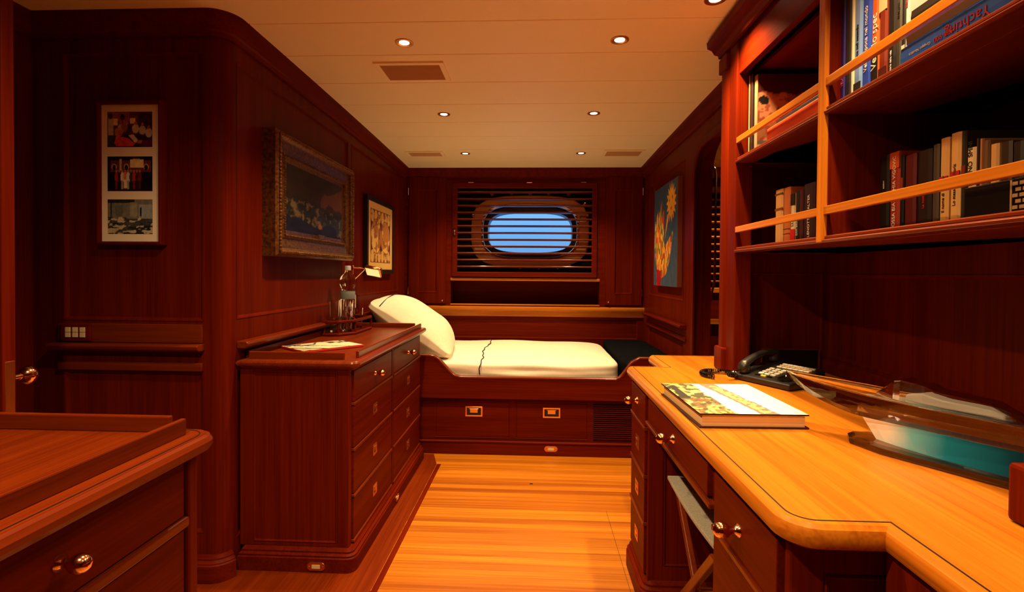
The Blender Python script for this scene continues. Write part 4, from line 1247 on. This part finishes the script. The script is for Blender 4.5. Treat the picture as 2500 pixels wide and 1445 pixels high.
# coiled cord: loops out to the left of the base on the desk
cp_ = []
for k in range(361):
    t_ = k / 360
    if t_ < .5: q = V((-.10 - .155 * (t_ / .5), -.055 + .045 * math.sin(PI * t_ / .5 * .9), .012))
    ang_ = -PI * .95 + 2 * PI * .9 * t_
    a0_ = math.radians(-20) + 2 * PI * .88 * t_
    q = V((-.163 + .062 * math.cos(a0_), -.118 + .062 * math.sin(a0_), .0105 + .012 * max(0, 1 - t_ * 6)))
    cp_.append(q)
co_ = []
for k, q in enumerate(cp_):
    a_ = 2 * PI * k / 8
    tg = (cp_[min(k + 1, 360)] - cp_[max(k - 1, 0)]).normalized(); sd = tg.cross(Z)
    co_.append(q + sd * (.0085 * math.cos(a_)) + Z * (.0085 * math.sin(a_)))
B().tube(co_, .0022, 6).build('coiled_cord', black_gloss, ph, smooth=True, local=True)
B().tube([(-.083, -.10, .040), (-.092, -.12, .035), (-.088, -.115, .016)], .003, 8).build('cord_plug', black_gloss, ph, smooth=True, local=True)

# socket panel behind the phone
pb = thing('socket_panel', 'black recessed socket panel low on the end wall behind the telephone', 'socket', (.94, 1.88, .80))
B().box(.840, 1.040, 1.886, 1.8930, .760, .828).build('plate', black_gloss, pb, bevel=.002)
b = B(); frame_rect(b, V((.835, 1.8930, .757)), X, Z, -Y, .211, .075, [(0, 0), (0, .010), (.004, .010), (.005, .006), (.005, 0)]); b.build('rim', WOOD_MID['x'], pb)

# glass yacht model
gb = thing('glass_yacht', 'clear crystal motor yacht model riding a blue-green glass wave on the desk', 'ornament', (.74, 1.03, DT), math.atan2(.83, -.56))
# local frame: +x towards the bow
GX0, GX1 = -.20, .240
def hull_ring(t_):
    """cross-section at t_ (0 stern .. 1 bow)"""
    x_ = GX0 + (GX1 - GX0) * t_
    hw = .052 * (1 - max(0, (x_ - 0) / .24) ** 2.0) + .001
    zk = .060 + .022 * max(0, (x_ - .07) / .11) ** 1.5 if x_ < .18 else .082 + (x_ - .18) * .46
    zd = .104 + .016 * t_ ** 2
    return [V((x_, -hw, zd)), V((x_, -hw * .97, zk + .014)), V((x_, -hw * .62, zk)), V((x_, hw * .62, zk)), V((x_, hw * .97, zk + .014)), V((x_, hw, zd))]
b = B().loft([hull_ring(t_) for t_ in np.linspace(0, 1, 18)])
b.build('hull', crystal, gb, local=True, bevel=.0018)
b = B()
cabp = [(-.178, .104), (-.165, .112), (-.135, .128), (-.055, .135), (-.04, .142), (.0, .147), (.012, .144), (.050, .110)]
sec = []
for (x_, z_), w_ in zip(cabp, (.026, .030, .033, .034, .034, .034, .030, .012)):
    sec.append([V((x_, -w_, .104)), V((x_, -w_ * .8, z_)), V((x_, w_ * .8, z_)), V((x_, w_, .104))])
b.loft(sec).build('superstructure', crystal, gb, local=True, bevel=.003)
for sg in (0, 5):
    B().tube([hull_ring(t_)[sg] + Z * .001 for t_ in np.linspace(0, 1, 18)], .0022, 8).build('edge_glint_tube', crystal, gb, smooth=True, local=True)  # glass tubes added along the deck edges to give them a highlight
B().loft([[V((x_, -w_, .1055)), V((x_, -w_ * .8, z_)), V((x_, w_ * .8, z_)), V((x_, w_, .1055))] for x_, z_, w_ in ((-.150, .112, .020), (-.13, .118, .022), (-.06, .120, .022), (-.03, .126, .022), (.0, .118, .018))]).build('frosted_cockpit', mat('frosted_glass', (.70, .72, .70), .35, 0, .5, Transmission_Weight=.5), gb, local=True, bevel=.003)
wave_m = noise_mat('wave_glass', (.03, .20, .21), (.20, .42, .40), (3, 12, 20), 3.0, .25)
# wave colour: deep teal astern, lit brightness painted in as cream towards the bow
_w = wave_m.node_tree; _b = _w.nodes['Principled BSDF']
_t = _w.nodes.new('ShaderNodeTexCoord'); _s = _w.nodes.new('ShaderNodeSeparateXYZ'); _r = _w.nodes.new('ShaderNodeValToRGB')
_mr = _w.nodes.new('ShaderNodeMapRange'); _mr.inputs[1].default_value = -.20; _mr.inputs[2].default_value = .075
_w.links.new(_t.outputs['Object'], _s.inputs[0]); _w.links.new(_s.outputs['X'], _mr.inputs[0]); _w.links.new(_mr.outputs[0], _r.inputs[0])
_e = _r.color_ramp.elements; _e[0].position = 0.0; _e[0].color = (.001, .012, .03, 1); _e[1].position = 1.0; _e[1].color = (.95, .95, .90, 1)
_k = _e.new(.45); _k.color = (.008, .20, .34, 1); _k = _e.new(.66); _k.color = (.16, .52, .66, 1); _k = _e.new(.82); _k.color = (.85, .90, .88, 1)
_w.links.new(_r.outputs[0], _b.inputs['Base Color']); _b.inputs['Roughness'].default_value = .12; _b.inputs['Coat Weight'].default_value = .6
b = B(); rg = []
for t_ in np.linspace(0, 1, 14):
    x_ = -.20 + .245 * t_
    w_ = .034 * (1 - .75 * t_ ** 3) + .003
    xt = x_ + .030 * t_
    rg.append([V((x_, -w_ * 1.25, .016)), V((xt, -w_, .0595)), V((xt, w_, .0595)), V((x_, w_ * 1.25, .016))])
b.loft(rg).build('wave', wave_m, gb, local=True)
bo = [(-.20, -.062), (.02, -.060), (.085, -.038), (.100, -.012), (.100, .012), (.085, .038), (.02, .060), (-.20, .062)]
B().slab(bo, [(-.002, 0), (0, .004), (0, .013), (-.012, .0165)]).build('base', crystal, gb, local=True)

# ================================================================== BOOKS ON THE SHELVES
def bmat(c): 
    k = 'cover_%02x%02x%02x' % tuple(int(q * 255) for q in lin(c))
    return bpy.data.materials.get(k) or mat(k, tuple(lin(c)), .45)
ink_white, ink_black, ink_red = mat('ink_white', (.75, .72, .66), .6), mat('ink_black', (.01, .01, .01), .6), mat('ink_red', (.55, .02, .02), .6)
ink_pink = mat('ink_pink', (.60, .05, .22), .6)


def book(label, sp, y_far, y_near, z0, h, d, col, group, txt=None, tm=None, ts=.012, tz=.25, extra=None, dn=False):
    """upright book, spine towards the room; y_far > y_near"""
    t = thing('book', label, 'book', (sp, (y_far + y_near) / 2, z0), 0, group)
    a, c_ = y_near + .0006, y_far - .0006
    b = B()
    yo = [(sp + .003, a), (sp, a + (c_ - a) * .2), (sp, c_ - (c_ - a) * .2), (sp + .003, c_)]
    b.prism([(sp + .003, a), (sp + d, a), (sp + d, a + .0015), (sp + .006, a + .0015), (sp + .006, c_ - .0015), (sp + d, c_ - .0015), (sp + d, c_), (sp + .003, c_), (sp, c_ - (c_ - a) * .2), (sp, a + (c_ - a) * .2)], z0, z0 + h)
    b.build('cover', bmat(col), t)
    B().box(sp + .0065, sp + d - .004, a + .002, c_ - .002, z0 + .002, z0 + h - .003).build('pages', paper, t)
    if txt:
        if dn: text(txt, t, tm, (sp - .0006, (a + c_) / 2, z0 + tz), -Z, -Y, ts)
        else: text(txt, t, tm, (sp - .0006, (a + c_) / 2, z0 + tz), Z, Y, ts)
    for e in extra or ():
        B().box(sp - .0005, sp + .001, a + .0005, c_ - .0005, z0 + e[0], z0 + e[1]).build(e[3] if len(e) > 3 else 'spine_band', bmat(e[2]), t)
    return t


# upright picture books, upper right compartment: (pixel edges already turned into depth along the shelf)
UZ, LZ = 1.5035, 1.1905
GU, GL, GN = 'picture books on the upper shelf', 'paperbacks on the lower right shelf', 'paperbacks on the lower left shelf'
UPPER = [
    ('navy picture book with small pink lettering, beside the shelf divider', 1.2575, 1.242, .275, (40, 24, 120), 'VELA', ink_pink, .010, .05, None),
    ('dark grey unmarked book, second from the divider on the upper shelf', 1.240, 1.218, .265, (44, 44, 48), None, None, 0, 0, None),
    ('thin cream spine between the dark grey and pale blue books', 1.217, 1.209, .272, (224, 214, 180), None, None, 0, 0, None),
    ('pale grey-blue book lettered Epoca nel mondo in black and white', 1.207, 1.181, .280, (120, 160, 225), "l'Epoca nel mondo", ink_black, .013, .075, ((0.0, .04, (40, 40, 38)),)),
    ('royal blue book lettered Epoca nel mondo in white', 1.179, 1.149, .282, (40, 74, 190), "Vela d'Epoca nel mondo", ink_white, .015, .052, None),
    ('orange and black book with very large white title', 1.147, 1.125, .285, (190, 88, 30), 'Ve. allo spec', ink_white, .024, .045, ((0.0, .075, (24, 18, 16)),)),
    ('rust and cream illustrated book, right of the large white title', 1.123, 1.098, .270, (110, 36, 14), None, None, 0, 0, ((.16, .25, (206, 176, 130)), (.0, .04, (70, 10, 8)))),
    ('black book with a thin white line on its spine', 1.096, 1.072, .268, (16, 12, 10), 'Storia della vela', ink_white, .007, .02, ((.0, .006, (200, 190, 170)),)),
    ('dark olive-grey book near the stack lying flat', 1.071, 1.056, .262, (52, 50, 40), 'in regata', ink_black, .009, .12, None),
    ('black book with a cream corner, next to the narrow white spine', 1.055, 1.045, .255, (18, 16, 16), None, None, 0, 0, ((.03, .06, (206, 190, 160)),)),
    ('narrow white and violet spine standing against the flat stack', 1.0435, 1.036, .270, (214, 208, 198), 'RIVIERA', ink_red, .0065, .13, ((.0, .035, (70, 62, 140)), (.035, .060, (150, 140, 170)))),
]
for lb, y1, y0, h, c_, tx, tm_, ts, tz, ex in UPPER:
    book(lb, .735, y1, y0, UZ, h, .21, c_, GU, tx, tm_, ts, tz, ex)


def flat_book(label, x, y0, y1, z0, z1, d, col, group, texts=()):
    t = thing('book', label, 'book', (x, (y0 + y1) / 2, z0), 0, group)
    zm, r_ = (z0 + z1) / 2, (z1 - z0) / 2
    pts = [(x + d, z0), (x + d, z0 + .002), (x + .006, z0 + .002), (x + .006, z1 - .002), (x + d, z1 - .002), (x + d, z1), (x + .006, z1), (x + .0015, z1 - .003), (x, zm), (x + .0015, z0 + .003), (x + .006, z0)]
    B().prism(pts, y0, y1, V((0, 0, 0)), X, Z, Y).build('cover', bmat(col), t)
    B().box(x + .0065, x + d - .005, y0 + .003, y1 - .003, z0 + .0025, z1 - .0025).build('pages', paper, t)
    for tx, tm_, ty, ts in texts:
        text(tx, t, tm_, (x - .0009, ty, zm), Y, -Z, ts)
    return t


flat_book('blue book lettered Yachting in red, lying flat at the bottom of the stack', .718, .760, 1.032, UZ, UZ + .046, .20, (40, 112, 230), GU,
          [('Yachting', ink_red, .835, .026), ('500-900', ink_red, .905, .013), ('Gruppo Nautica', ink_white, .955, .008)])
flat_book('brown and black mottled book, lying flat in the middle of the stack', .724, .760, 1.026, UZ + .0462, UZ + .082, .20, (70, 40, 20), GU)
flat_book('black book with small white letters, lying flat on top of the stack', .728, .765, 1.020, UZ + .0822, UZ + .115, .20, (20, 16, 12), GU, [('itali', ink_white, .93, .010)])

LOWER = [
    ('black paperback at the left end of the lower right row', 1.212, 1.179, .186, (16, 12, 12), 'edizioni', ink_white, .006, .11, None),
    ('red paperback with a pale title, near the left end of the row', 1.177, 1.146, .186, (150, 44, 22), 'ROSSA BIA SOPHIA VIGOVIC', ink_white, .013, .012, ((.150, .186, (196, 80, 30)),)),
    ('thin black paperback between the red one and the maroon one', 1.145, 1.134, .174, (20, 12, 12), None, None, 0, 0, ((.10, .125, (130, 50, 30)),)),
    ('maroon hardback with a plain spine', 1.132, 1.099, .170, (84, 16, 20), None, None, 0, 0, None),
    ('wide black paperback with a thin red title', 1.096, 1.057, .170, (26, 14, 12), 'La notte', ink_red, .009, .05, None),
    ('dark grey-brown paperback beside the first beige spine', 1.055, 1.039, .174, (70, 56, 44), None, None, 0, 0, None),
    ('beige paperback, left one of the tall beige pair', 1.037, 1.015, .181, (206, 158, 92), 'Il nome di   Pilcher', ink_black, .0095, .035, ((.097, .106, (176, 36, 20), 'red_mark'),)),
    ('taller beige paperback, right one of the beige pair', 1.012, .988, .184, (214, 166, 98), 'Lo stesso   Les horiz', ink_black, .0095, .045, ((.102, .111, (176, 36, 20), 'red_mark'),)),
    ('dark green paperback right of the tall beige pair', .986, .976, .1825, (40, 36, 28), None, None, 0, 0, ((.100, .118, (120, 40, 20)),)),
    ('short cream paperback with bold black lettering', .975, .955, .147, (220, 190, 140), 'MURO DI  TUONO  SMNI', ink_black, .013, .012, None),
    ('narrow dark brown paperback behind the black box', .954, .948, .160, (60, 36, 24), None, None, 0, 0, None),
    ('narrow tan paperback behind the black box', .947, .940, .158, (170, 116, 66), None, None, 0, 0, None),
    ('grey-brown paperback left of the last beige spine', .939, .928, .152, (104, 80, 56), None, None, 0, 0, None),
    ('small beige paperback behind the black box, last pale spine', .927, .910, .142, (206, 158, 96), 'Nord', ink_black, .008, .05, None),
    ('dark brown paperback at the right of the last beige spine', .908, .886, .140, (48, 30, 22), None, None, 0, 0, None),
    ('almost black paperback at the far right behind the box', .885, .866, .135, (30, 20, 16), None, None, 0, 0, None),
]
for lb, y1, y0, h, c_, tx, tm_, ts, tz, ex in LOWER:
    book(lb, .80, y1, y0, LZ, h, .125, c_, GL, tx, tm_, ts, tz, ex)

LEFT = [
    ('pale wood-toned paperback at the left of the lower left shelf', 1.698, 1.646, .188, (206, 156, 96), None, None, 0, 0, ((.120, .128, (120, 70, 36)), (.170, .176, (110, 60, 30)))),
    ('orange-brown paperback with a dark grid, second on the lower left shelf', 1.642, 1.600, .186, (186, 104, 50), None, None, 0, 0, ((.040, .042, (70, 30, 20)), (.055, .057, (70, 30, 20)))),
    ('slim red, white and black paperback on the lower left shelf', 1.597, 1.569, .160, (210, 196, 160), 'LUIF', ink_black, .016, .06, ((0, .052, (190, 20, 20)), (.125, .160, (20, 14, 14)))),
    ('black paperback with a pale title, left of the maroon books', 1.567, 1.546, .164, (26, 20, 20), 'DAN BROWN', ink_white, .010, .03, None),
    ('thin dark red paperback, fifth on the lower left shelf', 1.545, 1.526, .164, (70, 20, 20), None, None, 0, 0, None),
    ('wide black and maroon hardback with pale capitals by the divider', 1.523, 1.462, .176, (44, 14, 18), 'LENOTTI WALTER', ink_white, .015, .02, None),
]
for lb, y1, y0, h, c_, tx, tm_, ts, tz, ex in LEFT:
    book(lb, .79, y1, y0, LZ, h, .13, c_, GN, tx, tm_, ts, tz, ex)

# black box with a lattice end, lying in front of the paperbacks
lb_ = thing('lattice_box', 'low black box with a tan lattice pattern at one end, on the lower right shelf', 'box', (.745, .82, LZ))
B().box(.728, .788, .752, .890, LZ, LZ + .060).build('body', black_gloss, lb_, bevel=.002)
b = B()
for r_ in range(6):
    for c_ in range(3):
        y_ = .770 + c_ * .0115 + (.005 if r_ % 2 else 0)
        b.box(.7272, .7282, y_ - .004, y_ + .0045, LZ + .004 + r_ * .009, LZ + .0095 + r_ * .009)
b.box(.7274, .7281, .8035, .8065, LZ + .002, LZ + .058)
b.build('lattice', mat('lattice_tan', (.30, .17, .07), .5), lb_)

# large art books standing face-on, and a red slipcase lying flat
ab = thing('art_book', 'large art book standing with its mottled cover towards the room', 'book', (.85, 1.742, UZ), 0, 'large books on the upper left shelf')
AM = .0
B().box(.742, 1.0, 1.732, 1.752, UZ, UZ + .272).build('cover', bmat((150, 120, 86)), ab, bevel=.002)


def artc(u, v):
    n1 = vnoise(u, v, 6, 71); n2 = vnoise(u, v, 16, 72)
    p = Paint(u, v, (150, 96, 60)); p.fill(n1 > .5, (190, 130, 92)); p.fill((n2 > .6), (130, 52, 30), .7); p.fill(v > .72 + .1 * n1, (70, 22, 14)); p.fill((v < .12), (190, 176, 130)); p.fill((v < .12) & (n2 > .5), (120, 90, 50)); p.fill((v > .12) & (v < .17), (90, 90, 80))
    for x_, y_ in ((.08, .68), (.50, .58), (.36, .44), (.72, .80)): p.ell(x_, y_, .07, .055, (20, 10, 8))
    return p.c


raster('cover_picture', (.745, 1.7315, UZ + .002), X, Z, .252, .268, 60, 60, artc, ab)
ab2 = thing('art_book', 'slim dark art book with a pale edge, standing behind the mottled one', 'book', (.85, 1.775, UZ), 0, 'large books on the upper left shelf')
B().box(.738, .99, 1.760, 1.786, UZ, UZ + .285).build('cover', bmat((40, 20, 14)), ab2, bevel=.002)
B().box(.7372, .7385, 1.779, 1.785, UZ, UZ + .285).build('pale_edge', bmat((190, 170, 120)), ab2)
rs = thing('slipcase', 'bright red slipcase lying flat in front of the art books', 'slipcase', (.83, 1.45, UZ))
B().box(.722, .94, 1.292, 1.612, UZ, UZ + .052).build('case', mat('slipcase_red', (.90, .10, .014), .5), rs, bevel=.002)
B().box(.735, .93, 1.30, 1.58, UZ + .052, UZ + .070).build('book_inside', bmat((30, 12, 10)), rs, bevel=.002)
